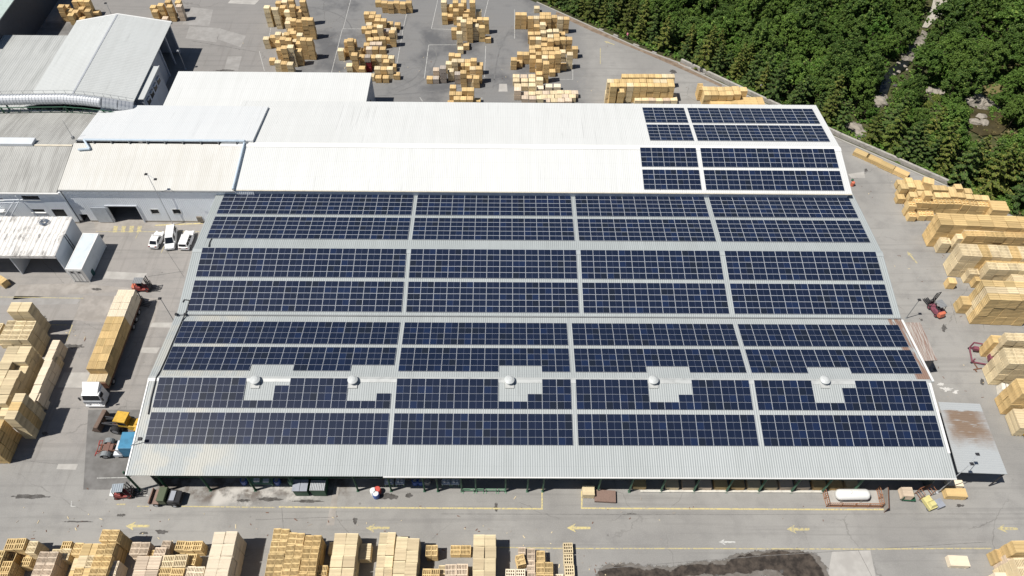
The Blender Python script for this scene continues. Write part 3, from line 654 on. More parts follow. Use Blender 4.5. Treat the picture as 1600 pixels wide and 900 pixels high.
part(gb, 'wall', mb, M['bluegrey_wall'])
# side annex with windows on the right of the gable building
b0, b1, b2, b3 = at(230,104,7.0), at(249,104,7.0), at(224,156,7.0), at(207,156,7.0)
xs0, xs1 = xg1 - 1.6, (b1.x+b2.x)/2; ys0, ys1 = b2.y, b0.y
mb = MB(); mb.box(xs0, xs1, ys0, ys1, 7.0, 7.12); mb.box(xs1-.0, xs1+.16, ys0, ys1, 6.9, 7.3); part(gb, 'side_roof', mb, m_gb)
mb = MB(); mb.box(xs0, xs1-.15, ys0+.1, ys1-.15, 0, 7.0); sw_ = part(gb, 'side_wall', mb, M['bluegrey_wall'])
for k in range(4):
    y = ys0 + 1.2 + k*(ys1-ys0-2.0)/4; mb = MB(); mb.box(xs1-.149,xs1-.08,y,y+1.5,4.6,6.0); f = part(gb, 'window', mb, M['glass_dark'])
    mb = MB(); mb.box(xs1-.079,xs1+.25,y-.1,y+1.0,5.9,6.0); rel(gb, mb).build('shade', M['white_paint'], f)
# --- flat roof left of the gable building
fl = thing('flat_roof_shed', 'low shed with pale corrugated roof at the left edge beside the gabled building', 'shed', (-104, ygn, 0))
zf = 6.6; f0 = at(50,53.5,zf); 
mb = MB(); cor(mb, -150, xg0+.1, ygn-1.0, zf+.1, f0.y, zf-.25, per=.5); part(fl, 'roof', mb, roofmat('lead_grey_roofing', (.47,.48,.47), (.36,.37,.36), .8))
mb = MB(); mb.box(-150, xg0+.19, ygn-.6, f0.y-.5, 0, zf-.45); part(fl, 'wall', mb, M['bluegrey_wall'])
# --- building in the top left corner, casting the big dark shadow
tl = thing('warehouse', 'corner of a pale green roofed building at the top left corner of the yard', 'warehouse', (-140,170,0))
zc = 9.5; c0, c1 = at(24,-4,zc), at(-2,33,zc)
mb = MB(); xx = (c0.x+c1.x)/2; mb.box(-190, xx, c1.y-6, 240, zc-.2, zc); part(tl, 'roof', mb, paint('pale_green_roof', (.45,.53,.50), .5))
mb = MB(); mb.box(-189.6, xx-.3, c1.y-5.6, 239, 0, zc-.21); part(tl, 'wall', mb, paint('shade_dark_wall', (.06,.07,.09), .6))  # shade of this wall is put into its dark blue colour
# --- conveyor tube on its green trestle
cv = thing('conveyor_tube', 'long silver ribbed conveyor tube on a green lattice bridge at the left', 'conveyor', (0,0,0))
zc = 10.6; pts = [at(q, r_, zc) for q, r_ in ((-60,157),(0,156),(50,155),(100,154.5),(130,156.5),(160,160),(182,163.0),(204,166.5))]
pts[-1] = at(208,167.5,8.6); pts[-2] = at(184,163.6,9.7)
mb = MB(); L = 0
for a, b in zip(pts[:-1], pts[1:]):
    n = max(2, int((b-a).length/.55))
    for i in range(n):
        p0_, p1_ = a.lerp(b, i/n), a.lerp(b, (i+1)/n); mb.tube(p0_, p0_.lerp(p1_, .8), 1.0, 1.0, 14); mb.tube(p0_.lerp(p1_, .8), p1_, .94, .94, 14)
mb.build('tube', M['silver'], cv)
mb = MB(); tr = [p + Vector((0,-1.25,-.9)) for p in pts]; bt = [p + Vector((0,-1.0,-2.4)) for p in pts]
for a, b in ((tr,tr),(bt,bt)): mb.path(a, .09, 6)
for i in range(len(pts)-1):
    n = max(2, int((pts[i+1]-pts[i]).length/1.5))
    for k in range(n):
        A, B = tr[i].lerp(tr[i+1], k/n), bt[i].lerp(bt[i+1], (k+.5)/n); Cc = tr[i].lerp(tr[i+1], (k+1)/n); mb.tube(A, B, .06, n=5); mb.tube(B, Cc, .06, n=5)
mb.build('lattice', M['green_dark'], cv)
mb = MB(); hr = [p + Vector((0,1.3,1.0)) for p in pts]; mb.path(hr, .03, 5); lr = [p + Vector((0,1.3,.3)) for p in pts]; mb.path(lr, .03, 5)
for i in range(len(pts)-1):
    n = max(2, int((pts[i+1]-pts[i]).length/1.6))
    for k in range(n): q = pts[i].lerp(pts[i+1], k/n); mb.tube(q+Vector((0,1.3,-.8)), q+Vector((0,1.3,1.0)), .03, n=5)
mb.build('handrail', M['steel'], cv)
mb = MB()
for q in (pts[1], pts[3], pts[5]):
    for dy in (-1.0, .7): mb.tube((q.x, q.y+dy, 0), (q.x, q.y+dy, q.z-1.0), .16, n=6)
mb.build('leg', M['green_dark'], cv)
# --- corrugated open shed on the left
sh = thing('open_shed', 'open fronted shed with stained white corrugated roof beside the white container', 'shed', (-82, 84, 0))
zs = 5.5; s_f = at(85,398,zs); s_b = at(114,340.5,zs); s_m = at(99.5,367.5,zs)
xs1 = (s_f.x + s_b.x)/2; yf, yb, ym = s_f.y, s_b.y, s_m.y
g = G('stained_white_sheet', .6, spec=.3); p = g.pos()
f = g.ramp(g.noise(g.vscale(p,(1.6,.12,1)), 1., 6, .7), .45, .58); f2 = g.ramp(g.noise(p, .6, 5, .7), .4, .65)
m_st = g.col(g.mix(g.math('MULTIPLY', g.math('MULTIPLY', f, f2), .95), (.74,.72,.69), (.20,.19,.18)))
mb = MB(); cor(mb, -125, xs1, yf-.1, zs-.15, ym+.15, zs+.18, per=.8, h=.09); cor(mb, -125, xs1, ym-.02, zs-.05, yb+.1, zs+.12, per=.8, h=.09); part(sh, 'roof', mb, m_st)
mb = MB(); mb.box(-125, xs1-.05, yf-.22, yf-.12, zs-.75, zs-.1); part(sh, 'fascia', mb, m_st)
mb = MB(); mb.box(xs1-.3, xs1-.1, yf+.1, yb, 0, zs-.2); mb.box(-125, xs1-.3, yb-.2, yb, 0, zs-.15)
xl = at(30,441).x; mb.box(xl-.2, xl, yf+.1, yb-.2, 0, zs-.2); part(sh, 'wall', mb, M['pale_wall'])
mb = MB()
for y in (yf+.15+ (yb-yf)*.5, yf+.15+(yb-yf)*.56): mb.box(xs1-.099, xs1-.03, y-.08, y+.08, 0, zs-.25)
part(sh, 'wall_joint', mb, M['dark_steel'])
hs = thing('cable_coil', 'blue grey coil of hose lying on the stained white shed roof', 'hose', at(69,348,zs+.2))
mb = MB(); 
for k in range(5):
    rr = .35 + .13*k; pts = [Vector((rr*math.cos(t*.5+k)+.1*math.sin(k*3), rr*.8*math.sin(t*.5+k), .08+.05*k)) for t in range(13)]; mb.path(pts, .05, 5)
mb.build('hose', paint('hose_blue', (.10,.13,.18), .6), hs)
# --- container
ct = thing('shipping_container', 'white box container with double end doors beside the open shed', 'container', (0,0,0))
hc = 3.5; k0, k1_, k2 = at(127,421,hc), at(153.8,365,hc), at(102,420,hc)
ax = (k1_-k0).normalized(); lx = (k1_-k0).length; wd = (k0-k2).length
rz = math.atan2(ax.y, ax.x); ct.location = (k0.x, k0.y, 0); ct.rotation_euler = (0,0,rz)
mb = MB(); mb.box(0, lx, 0, wd, .12, hc); ctb = mb.build('body', paint('container_white', (.60,.66,.70), .45, dirt=.3, sc=.8), ct)
mb = MB()
for x in (-.03, lx-.12):
    for y in (-.03, wd-.12): mb.box(x, x+.15, y, y+.15, 0, hc+.03)
for y in (-.03, wd-.10): mb.box(.12, lx-.12, y, y+.13, hc-.10, hc+.03)
for x in (-.03, lx-.10): mb.box(x, x+.13, .12, wd-.12, hc-.10, hc+.03)
mb.build('frame', M['white_paint'], ct)
for k in (0, 1):
    mb = MB(); y = .15+k*(wd/2-.13); mb.box(-.06, -.005, y, y+wd/2-.2, .25, hc-.2); d = mb.build('door', M['white_paint'], ct)
    mb = MB(); mb.box(-.10,-.061,y+.35,y+.75,hc-1.0,hc-.55); mb.build('vent', M['dark_steel'], d)
    mb = MB(); mb.box(-.10,-.061,y+.2,y+.24,.3,hc-.3); mb.box(-.10,-.061,y+.9,y+.94,.3,hc-.3); mb.build('lock_rod', M['steel'], d)
vl = thing('air_unit', 'dark green round air unit mounted beside the white container', 'air unit', at(144,428,0))
mb = MB(); mb.lathe([(.55,0),(.55,1.0),(.4,1.15)], (0,0,0), 14); mb.box(-.3,.3,-.3,.3,1.15,1.5); mb.tube((0,0,.6),(-.8,.2,1.2),.18); mb.build('housing', paint('teal_dark', (.03,.09,.09), .5), vl)
# --- lean-to roofs on the right side
def quadroof(name, label, pts, zs_, m, cat='lean-to roof', legs=True, per=.35):
    Pq = [at(p[0], p[1], z) for p, z in zip(pts, zs_)]
    T = thing(name, label, cat, (Pq[0].x, Pq[0].y, 0)); mb = MB()
    n = max(4, int((Pq[3]-Pq[0]).length/per)); vs = []; fs = []
    # ribs run from edge 0-3 to edge 1-2
    for i in range(n):
        for dx, dz in ((0,0),(.45,0),(.55,.04),(.93,.04)):
            t = (i+dx)/n; a = Pq[0].lerp(Pq[3], t); b = Pq[1].lerp(Pq[2], t); vs += [a+Vector((0,0,dz)), b+Vector((0,0,dz))]
    vs += [Pq[3], Pq[2]]
    for i in range(len(vs)//2-1): fs.append((2*i,2*i+1,2*i+3,2*i+2))
    mb.add(vs, fs); e = Vector((0,0,-.012)); th = Vector((0,0,-.09))
    mb.add([q+e for q in Pq]+[q+th for q in Pq], [(0,1,2,3),(7,6,5,4),(0,4,5,1),(1,5,6,2),(2,6,7,3),(3,7,4,0)])
    part(T, 'roof', mb, m)
    if legs:
        for q in (Pq[1], Pq[2], Pq[1].lerp(Pq[2], .5)):
            c_ = sum(Pq, Vector())/4; q = q.lerp(c_, .04); mb = MB(); mb.box(q.x-.07,q.x+.07,q.y-.07,q.y+.07,0,q.z-.1); part(T, 'post', mb, M['dark_steel'])
    return T
g = G('rusty_canopy_sheet', .7, spec=.25); p = g.pos(); x, y, z = g.sep(p)
f = g.boxmask(g.vadd(p, g.vmul(g.noise(p,.5,4,.6,'Color'),3.)), 65.9, 71.9, 49.9, 55.9, 1.5)
sx = g.noise(g.vscale(p,(.5,2.6,1)),1.,4,.6); f = g.math('MULTIPLY', f, g.ramp(sx, .26, .46))
f = g.math('ADD', f, g.math('MULTIPLY', g.ramp(y, 53.2, 53.5, 0, -1), 1.0))
c = g.mix(f, (.40,.42,.43), (.235,.17,.125)); m_can = g.col(c)
quadroof('canopy', 'large canopy with rust brown corrugated roof at the right end of the front hall', ((1466,628),(1531,631),(1574,741),(1497,738)), (5.0,4.6,4.6,5.0), m_can, 'canopy')
g = G('rust_streaked_sheet', .7, spec=.25); p = g.pos(); f = g.ramp(g.noise(g.vscale(p,(7.,.35,1)),1.,5,.65), .40, .62)
m_rs = g.col(g.mix(f, (.42,.39,.36), (.25,.16,.13)))
q = quadroof('lean_to', 'narrow rust streaked lean-to roof on the right wall of the front hall', ((1438,504),(1465,563),(1443,564),(1413,504)), (4.6,4.6,5.0,5.0), m_rs, 'lean-to', legs=False)
A, B = at(1463,563,4.5), at(1444,564,4.5)
mb = MB(); mb.box(B.x-.2, A.x-.15, A.y+.1, A.y+.22, 0, 4.45); yb_ = at(1438,504,4.6).y; mb.box(A.x-.9, A.x-.78, A.y+.22, yb_, 0, 4.45); part(q, 'wall', mb, M['concrete'])
# --- roof vents on the front hall
ventm = paint('vent_white', (.52,.54,.54), .4, dirt=.4)
mk('flash_grey', (.45,.46,.45), .5, dirt=.4)
def make_vent(p, lab):
    T = thing('roof_vent', lab, 'roof vent', p, 0, 'roof vents on the front hall')
    mb = MB(); mb.lathe([(.54,-.2),(.54,.48)], n=18); mb.build('shaft', M['silver'], T)
    mb = MB(); mb.lathe([(.68,.45),(.73,.50),(.73,.60),(.40,.80),(.08,.86)], n=22); mb.build('cowl', ventm, T, smooth=False)
    mb = MB(); mb.add([(-.65,-1.0,-.09),(.65,-1.0,-.09),(.65,.5,.17),(-.65,.5,.17),(-.65,-1.0,-.15),(.65,-1.0,-.15),(.65,.5,.11),(-.65,.5,.11)], [(0,1,2,3),(7,6,5,4),(0,4,5,1),(1,5,6,2),(2,6,7,3),(3,7,4,0)]); mb.build('flashing', M['flash_grey'], T)
    return T
v0 = None
for k, (px, lab) in enumerate(((400,'white round roof vent nearest the left end of the front hall ridge'),(552,'white round roof vent, second from left, beside the gap in the first panel block'),(796,'white round roof vent, middle of the five on the front hall ridge'),(1020,'white round roof vent, fourth from left on the front hall ridge'),(1287,'white round roof vent nearest the right end of the front hall ridge'))):
    q = yat(P3F, px, 597); loc = (q.x, q.y, q.z+.12)
    if k == 0: v0 = make_vent(loc, lab)
    else: dup(v0, loc, 0, lab)
# cable conduit along the left verge of the roofs
cb = thing('cable_conduit', 'black cable conduit running down the left edge of the grey roofs', 'conduit', (0,0,0))
pts = []
for P, pp in ((P2F,((297,470),(292,487))),(P3B,((286,500),(271,534),(262,556),(251,580))),(P3F,((245,590),(237,622),(232,648)))):
    for a in pp: q = yat(P, *a); pts.append(q + Vector((0,0,.14)))
mb = MB(); mb.path(pts, .09, 6); mb.path([yat(P2F,297,470)+Vector((0,0,.14)), yat(P2F,288,469)+Vector((0,0,.14)), yat(P2F,286,473)+Vector((0,0,.14))], .07, 6); mb.build('conduit', M['dark_steel'], cb)
mb = MB()
for a in ((276,492.2),(290,492.2)): q = yat(P2F, *a); mb.box(q.x-.18,q.x+.18,q.y-.18,q.y+.18,q.z+.05,q.z+.35)
mb.build('junction_box', M['dark_steel'], cb)
cb2 = tag(MB().path([yat(P2B,331,373.5)+Vector((0,0,.12)), yat(P2B,328,379)+Vector((0,0,.12)), yat(P2F,326.5,386)+Vector((0,0,.12))], .09, 6).build('roof_cable', M['dark_steel']), 'short dark cable crossing the middle hall ridge at its left end', 'cable')
cb3 = tag(MB().path([yat(P1F,1031,297)+Vector((0,0,.12)), yat(P2B,1033,306)+Vector((0,0,.3))], .06, 6).build('roof_cable', M['dark_steel']), 'short dark cable dropping from white roof to the middle hall roof', 'cable')
# ------------------------------------------------------------------ solar panels
g = G('solar_cells', .22, spec=.45); p = g.pos()
r1 = g.math('FRACT', g.math('ADD', g.island(), g.math('MULTIPLY', g.rnd(), 3.7)))
c = g.mix(r1, (.0090,.0150,.035), (.0125,.0195,.044)); c = g.mix(g.ramp(r1, .90, .94), c, (.012,.022,.058)); c = g.mix(g.ramp(r1, .12, .05), c, (.012,.017,.030))
x, y, z = g.sep(p); c = g.mix(g.math('MULTIPLY', g.ramp(g.math('ADD', x, g.math('MULTIPLY', g.noise(p,.1,2),10)), -52, -22, 1, 0), .22), c, (.05,.052,.07))  # greyer towards the left: a reflection painted into the cell colour
cells = g.col(c)
frame = paint('panel_frame', (.50,.53,.58), .4, .0, dirt=0); backs = paint('panel_line', (.13,.15,.22), .45, dirt=0)
def panel_geo(mb, P, cx, v, w, a, strong, M0=None):
    """one landscape module whose upper edge is v down the slope; mats 0 cells 1 frame 2 line"""
    gx, gy = (.015, .015) if strong else (.017, .006); hw, hh = w/2-gx, a/2-gy; T = .035; fr = .026 if strong else .024; fy = .026 if strong else .010
    o = [(-hw,-hh),(hw,-hh),(hw,hh),(-hw,hh)]; i = [(-hw+fr,-hh+fy),(hw-fr,-hh+fy),(hw-fr,hh-fy),(-hw+fr,hh-fy)]
    vs = [(x,y,T) for x,y in o] + [(x,y,T) for x,y in i] + [(x,y,-.005) for x,y in o]
    fs = [(0,1,5,4),(1,2,6,5),(2,3,7,6),(3,0,4,7),(8,9,1,0),(9,10,2,1),(10,11,3,2),(11,8,0,3)]
    ml = .014
    l = [(-hw+fr,-hh+fy),(-ml,-hh+fy),(-ml,hh-fy),(-hw+fr,hh-fy)]; r_ = [(ml,-hh+fy),(hw-fr,-hh+fy),(hw-fr,hh-fy),(ml,hh-fy)]; m_ = [(-ml,-hh+fy),(ml,-hh+fy),(ml,hh-fy),(-ml,hh-fy)]
    def tf(q): q = Vector(q); return M0 @ q if M0 else q
    mb.add([tf(q) for q in vs], fs, 1)
    mb.add([tf((x,y,T-.003)) for x,y in l+r_], [(0,1,2,3),(4,5,6,7)], 0)
    mb.add([tf((x,y,T-.002)) for x,y in m_], [(0,1,2,3)], 2)
MISS = {}
for b, cs in ((0,(6,7,8)),(0,(13,14,15)),(1,(7,8,9)),(2,(5,6,7)),(3,(4,5,6))):
    for c_ in cs: MISS[('3b',b,c_,1,3)] = 1; MISS[('3f',b,c_,0,0)] = 1
for b, cs1, cs2 in ((0,(6,7),(6,7)),(0,(13,14,15),(13,14)),(1,(7,8,9),(7,8)),(2,(5,6,7),(5,6)),(3,(4,5),(4,5))):
    for c_ in cs1: MISS[('3f',b,c_,0,1)] = 1
    for c_ in cs2: MISS[('3f',b,c_,0,2)] = 1
H3c, H2c = (16,12,12,12), (16,13,11,12)
allp = []
for key, P, cols, rows in (('3f',P3F,H3c,4),('3b',P3B,H3c,4),('2f',P2F,H2c,5),('2b',P2B,H2c,5),('1f',P1F,(5,12),4),('1b',P1B,(4,12),5)):
    for arr in (1, 0):
        for row in range(rows-1, -1, -1):
            st_ = P['x0']
            for b, n in enumerate(cols):
                for c_ in range(n):
                    if (key,b,c_,arr,row) in MISS: continue
                    v = arr*(rows*P['a']+P['gv']) + (row+.5)*P['a']
                    cx = st_ + (c_+.5)*P['w']
                    loc = Vector((cx, P['y0']-v*math.cos(P['s']), P['z0'] - (1 if P['up'] else -1)*v*math.sin(P['s'])))
                    allp.append((key, arr, row, b, c_, loc, P))
                st_ += n*P['w'] + (P['gaps'][b] if b < len(P['gaps']) else 0)
mesh_cache = {}
rest = MB()
blockn = ('leftmost', 'second', 'third', 'rightmost')
for i, (key, arr, row, b, c_, loc, P) in enumerate(allp):
    tilt = P['s']*(1 if P['up'] else -1)
    if i < 300:
        if key not in mesh_cache:
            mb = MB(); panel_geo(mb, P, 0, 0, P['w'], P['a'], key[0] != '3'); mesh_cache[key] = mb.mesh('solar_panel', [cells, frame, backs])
        o = link('solar_panel', mesh_cache[key]); o.location = loc; o.rotation_euler = (tilt, 0, 0)
        if arr == 1: lab = f"dark blue solar panel in {('top','second','third','lowest')[row]} row of {blockn[b]} block nearest the front eave"
        else: lab = f"dark blue solar panel in {('top','second','third','lowest')[row]} row of {blockn[b]} block just below the roof vents"
        tag(o, lab, 'solar panel', f"panels of the {('top','second','third','lowest')[row]} row, {blockn[b]} block, {'front eave' if arr else 'vent'} array")
    else:
        panel_geo(rest, P, 0, 0, P['w'], P['a'], key[0] != '3', Matrix.Translation(loc) @ Matrix.Rotation(tilt, 4, 'X'))
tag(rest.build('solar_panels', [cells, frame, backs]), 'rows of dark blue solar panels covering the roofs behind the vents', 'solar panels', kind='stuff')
# row rails glints / walkway clamps
# ------------------------------------------------------------------ vehicles
SC = 1.10        # the measured scene runs slightly large; vehicles follow it
def wheel(par, x, y, r, wd, tyre=None, rim=None, rimr=.55):
    s = 1 if y > 0 else -1
    mb = MB(); mb.lathe([(r*.72,-wd/2),(r*.96,-wd/2),(r,-wd*.32),(r,wd*.32),(r*.96,wd/2),(r*.72,wd/2)], (x,y,r), 18, axis='y'); w_ = mb.build('wheel', tyre or M['black_rubber'], par)
    mb = MB(); mb.lathe([(r*rimr,-wd/2-.012),(r*rimr,wd/2+.012)], (x,y,r), 14, axis='y'); mb.build('rim', rim or M['steel'], w_)
    return w_
carw = paint('car_white', (.80,.80,.80), .18, spec=.5, dirt=.02); tail = M['red_paint']
def car(kind, label, pa, pb, wd):
    """pa = image point under the end facing us, pb = under the far end; nose direction by kind"""
    a, b = at(*pa), at(*pb); ax = b-a; L = ax.length; c = (a+b)/2; rz = math.atan2(ax.y, ax.x)
    nose = kind.get('nose', 1)
    if nose < 0: rz += math.pi
    T = thing(kind['name'], label, kind['cat'], (c.x, c.y, 0), rz, 'white cars parked before the blue wall')
    h = L/2; W = wd/2; zb = .28
    lo = kind['lo']; up = kind['up']; ht = kind['h']; wz = kind['waist']
    # body below the waist: nose at +x
    mb = MB(); n_ = len(lo)
    secs = [(x*h, z0, z1, W*k) for x, z0, z1, k in lo]
    vs = []
    for x, z0, z1, k in secs: vs += [(x,-k,z0),(x,k,z0),(x,k,z1*.82+z0*.18),(x,k*.93,z1),(x,-k*.93,z1),(x,-k,z1*.82+z0*.18)]
    fs = []
    for i in range(n_-1):
        for j in range(6): fs.append((i*6+j, i*6+(j+1)%6, (i+1)*6+(j+1)%6, (i+1)*6+j))
    fs += [tuple(range(5,-1,-1)), tuple(range((n_-1)*6, n_*6))]; mb.add(vs, fs)
    # cabin: (x base rear, x base front, x roof rear, x roof front)
    xr, xf, tr, tf = [q*h for q in up]; rw = W*.76; bw = W*.92
    def cab(dx, dw, z0, z1):
        return [(xr-dx,-bw-dw,z0),(xf+dx,-bw-dw,z0),(xf+dx,bw+dw,z0),(xr-dx,bw+dw,z0),(tr,-rw-dw,z1),(tf,-rw-dw,z1),(tf,rw+dw,z1),(tr,rw+dw,z1)]
    mb.add(cab(0,0,wz-.02,ht), [(4,5,6,7),(0,1,5,4),(1,2,6,5),(2,3,7,6),(3,0,4,7)])
    mb.build('body', carw, T, bevel=.05)
    V = [Vector(q) for q in cab(0,0,wz,ht)]
    def pane(nm, a, b, c_, d, u0, u1, v0, v1, nrm):
        def q(u, v): return a.lerp(b, u).lerp(d.lerp(c_, u), v) + Vector(nrm)*.035
        P4 = [q(u0,v0), q(u1,v0), q(u1,v1), q(u0,v1)]; n2 = Vector(nrm)*-.03
        mb = MB(); mb.add(P4+[p+n2 for p in P4], [(0,1,2,3),(7,6,5,4),(0,4,5,1),(1,5,6,2),(2,6,7,3),(3,7,4,0)]); mb.build(nm, M['glass_dark'], T)
    pane('windscreen', V[1],V[2],V[6],V[5], .06,.94,.06,.90,(1,0,.4)); pane('rear_window', V[3],V[0],V[4],V[7], .10,.90,.12,.86,(-1,0,.25))
    for s in ((0,1,5,4,-1),(3,2,6,7,1)):
        for u0, u1 in kind['wins']: pane('side_window', V[s[0]],V[s[1]],V[s[2]],V[s[3]],u0,u1,.10,.84,(0,s[4],.25))
    for x in (-.60*h, .62*h):
        for y in (-W+.10, W-.10): wheel(T, x, y, .33*SC, .22)
    for y in (-W*.66, W*.66):
        mb = MB(); mb.box(h*lo[-1][0]-.12, h*lo[-1][0]+.015, y-.2, y+.2, .66, .82); mb.build('headlight', M['headlight'], T)
        mb = MB(); mb.box(-h-.012, -h+.1, y-.16, y+.16, .72, .98); mb.build('tail_light', tail, T)
        mb = MB(); mb.box(xf*.8, xf*.8+.16, (W+.02)*(1 if y>0 else -1)-.1, (W+.02)*(1 if y>0 else -1)+.1, wz, wz+.16); mb.build('mirror', carw, T)
    mb = MB(); mb.box(-h-.02, -h+.05, -.28, .28, .48, .62); mb.build('number_plate', M['headlight'], T)
    mb = MB(); mb.box(-h*.96, h*.96, -W*.9, W*.9, .22, .34); mb.build('underbody', M['dark_steel'], T)
    return T
LOS = [(-1,.34,.86,.90),(-.93,.28,.96,.97),(-.5,.26,.99,1),(.4,.26,.98,1),(.86,.28,.82,.97),(.97,.32,.70,.86),(1.0,.36,.60,.76)]
sedan = dict(name='parked_car', cat='car', nose=1, lo=LOS, up=(-.80,.42,-.48,.10), h=1.5, waist=.93, wins=((.12,.47),(.52,.86)))
van = dict(name='parked_van', cat='van', nose=-1, lo=[(-1,.30,1.0,.94),(-.9,.28,1.05,1),(.3,.28,1.05,1),(.72,.28,.98,.98),(.95,.32,.86,.86),(1,.36,.7,.78)], up=(-.98,.62,-.95,.26), h=1.85, waist=1.0, wins=((.10,.40),(.66,.90)))
suv = dict(name='parked_car', cat='car', nose=1, lo=[(-1,.34,1.0,.93),(-.95,.30,1.05,.98),(-.4,.28,1.06,1),(.4,.28,1.04,1),(.88,.30,.96,.95),(1,.36,.78,.82)], up=(-.97,.44,-.90,.16), h=1.72, waist=1.02, wins=((.07,.34),(.38,.64),(.68,.92)))
car(sedan, 'white saloon car, leftmost of three parked before the blue wall', (240.5,390.5), (252.5,366), 1.75)
car(van, 'white van with dark windscreen facing us, between two parked white cars', (267,392.5), (271.5,361), 1.8)
car(suv, 'boxy white off road car with dark side windows, parked nearest the hall roof', (288.5,392.5), (299,365), 1.85)
# --- lorry and trailer
a, b = at(152,637), at(213,474); ax = b-a; rzL = math.atan2(-ax.y, -ax.x)      # nose looks towards us
LL = ax.length; LR = thing('flatbed_lorry', 'white cabbed lorry with long flatbed trailer loaded with pallet stacks', 'lorry', (a.x, a.y, 0), rzL)
W = 1.42
mb = MB(); mb.side([(-2.15,.55,W),(-.10,.55,W),(-.02,1.2,W),(-.18,2.05,W*.97),(-.42,3.05,W*.93),(-2.15,3.15,W*.95)]); cabb = mb.build('cab', carw, LR, bevel=.06)
mb = MB(); mb.side([(-2.2,3.10,W*.9),(-.62,3.06,W*.78),(-1.25,3.55,W*.84),(-2.2,4.05,W*.92)]); mb.build('wind_deflector', carw, LR, bevel=.05)
mb = MB(); vs = [(-.15,-W*.88,2.10),(-.15,W*.88,2.10),(-.38,W*.84,2.95),(-.38,-W*.84,2.95)]; mb.add([(x+.03,y,z) for x,y,z in vs]+[(x-.02,y,z) for x,y,z in vs], [(0,1,2,3),(7,6,5,4),(0,4,5,1),(1,5,6,2),(2,6,7,3),(3,7,4,0)]); mb.build('windscreen', M['glass_dark'], LR)
for s in (-1, 1):
    mb = MB(); mb.box(-1.25,-.42,s*W*.97-.03,s*W*.97+.03,2.1,2.8); mb.build('side_window', M['glass_dark'], LR)
    mb = MB(); mb.box(-.25,-.08,s*(W+.28)-.10,s*(W+.28)+.10,2.0,2.75); mb.tube((-.2,s*W*.95,2.7),(-.17,s*(W+.28),2.7),.03); mb.build('mirror', M['dark_steel'], LR)
    mb = MB(); mb.box(-.02,.04,s*.95-.24,s*.95+.24,.75,.98); mb.build('headlight', M['headlight'], LR)
mb = MB(); mb.box(-.06,.03,-W*.96,W*.96,1.25,1.9); mb.build('grille', paint('grille_grey', (.35,.37,.40), .4), LR)
mb = MB(); mb.box(-.1,.12,-W,W,.35,.72); mb.build('bumper', carw, LR)
mb = MB(); mb.box(-LL+.1,-.3,-.5,.5,.75,1.05); mb.build('chassis', M['dark_steel'], LR)
mb = MB(); mb.box(-LL,-2.75,-W,W,1.15,1.36); mb.box(-2.9,-2.75,-W,W,1.36,2.6); mb.build('trailer_bed', M['rust_brown'], LR)
for x in (-1.05,-4.3,-LL+2.2,-LL+3.7,-LL+5.2):
    for y in (-W+.22, W-.22): wheel(LR, x, y, .55, .38, rim=M['steel'])
ML = Matrix.Translation(LR.location) @ Matrix.Rotation(rzL, 4, 'Z')
# --- wheel loader
def xf(T, p): return Matrix.Translation(T.location) @ Matrix.Rotation(T.rotation_euler.z, 4, 'Z') @ Vector(p)
ld = thing('wheel_loader', 'yellow wheel loader with rusty bucket beside the hall, behind the blue tractor unit', 'wheel loader', at(205,668), R(172))
Yp = M['yellow_paint']
mb = MB(); mb.side([(-3.1,1.0,.85),(-.4,1.0,.85),(-.4,1.9,.72),(-1.6,2.05,.7),(-3.1,1.95,.75)]); mb.build('engine_hood', Yp, ld, bevel=.05)
mb = MB(); mb.box(-2.9,-1.7,-1.25,1.25,1.75,1.95); mb.box(-2.6,-2.3,-.35,-.05,2.0,2.35); mb.box(-1.9,-1.6,.1,.4,2.0,2.3); mb.box(-2.5,-2.2,.3,.55,1.95,2.25); mb.build('fender', Yp, ld)
mb = MB(); mb.frus((-.55,1.0,-.75,.75),(-.45,.85,-.70,.70),1.5,3.25); mb.frus((-.75,1.15,-.9,.9),(-.7,1.1,-.85,.85),3.25,3.42); mb.build('cab', Yp, ld)
for s in (-1,1):
    mb = MB(); mb.box(-.40,.80,s*.74-.03,s*.74+.03,2.1,3.1); mb.build('window', M['glass_dark'], ld)
    mb = MB(); mb.box(.9,4.1,s*.55-.09,s*.55+.09,1.15,1.45); mb.tube((1.0,s*.3,1.9),(3.6,s*.3,1.2),.09); mb.build('lift_arm', M['dark_steel'], ld)
mb = MB(); mb.box(.86,.95,-.62,.62,2.1,3.1); mb.build('windscreen', M['glass_dark'], ld)
mb = MB(); mb.box(.8,2.2,-.6,.6,.75,1.25); mb.build('front_frame', M['rust_brown'], ld)
mb = MB(); bw = 1.5
mb.box(3.9,4.05,-bw,bw,.35,1.7); mb.box(4.0,5.3,-bw,bw,.25,.38); mb.box(4.0,4.5,-bw,bw,1.62,1.72)
for s in (-1,1): mb.add([(3.95,s*bw-.04,.3),(5.3,s*bw-.04,.3),(4.5,s*bw-.04,1.7),(3.95,s*bw-.04,1.7),(3.95,s*bw+.04,.3),(5.3,s*bw+.04,.3),(4.5,s*bw+.04,1.7),(3.95,s*bw+.04,1.7)], [(0,1,2,3),(7,6,5,4),(0,4,5,1),(1,5,6,2),(2,6,7,3),(3,7,4,0)])
mb.build('bucket', paint('bucket_rust', (.16,.11,.085), .75, sc=3.), ld)
for x in (-2.1, 1.5):
    for y in (-1.1, 1.1): wheel(ld, x, y, .82, .62, rim=paint('rim_grey', (.25,.25,.26), .5) if 'rim_grey' not in bpy.data.materials else bpy.data.materials['rim_grey'])
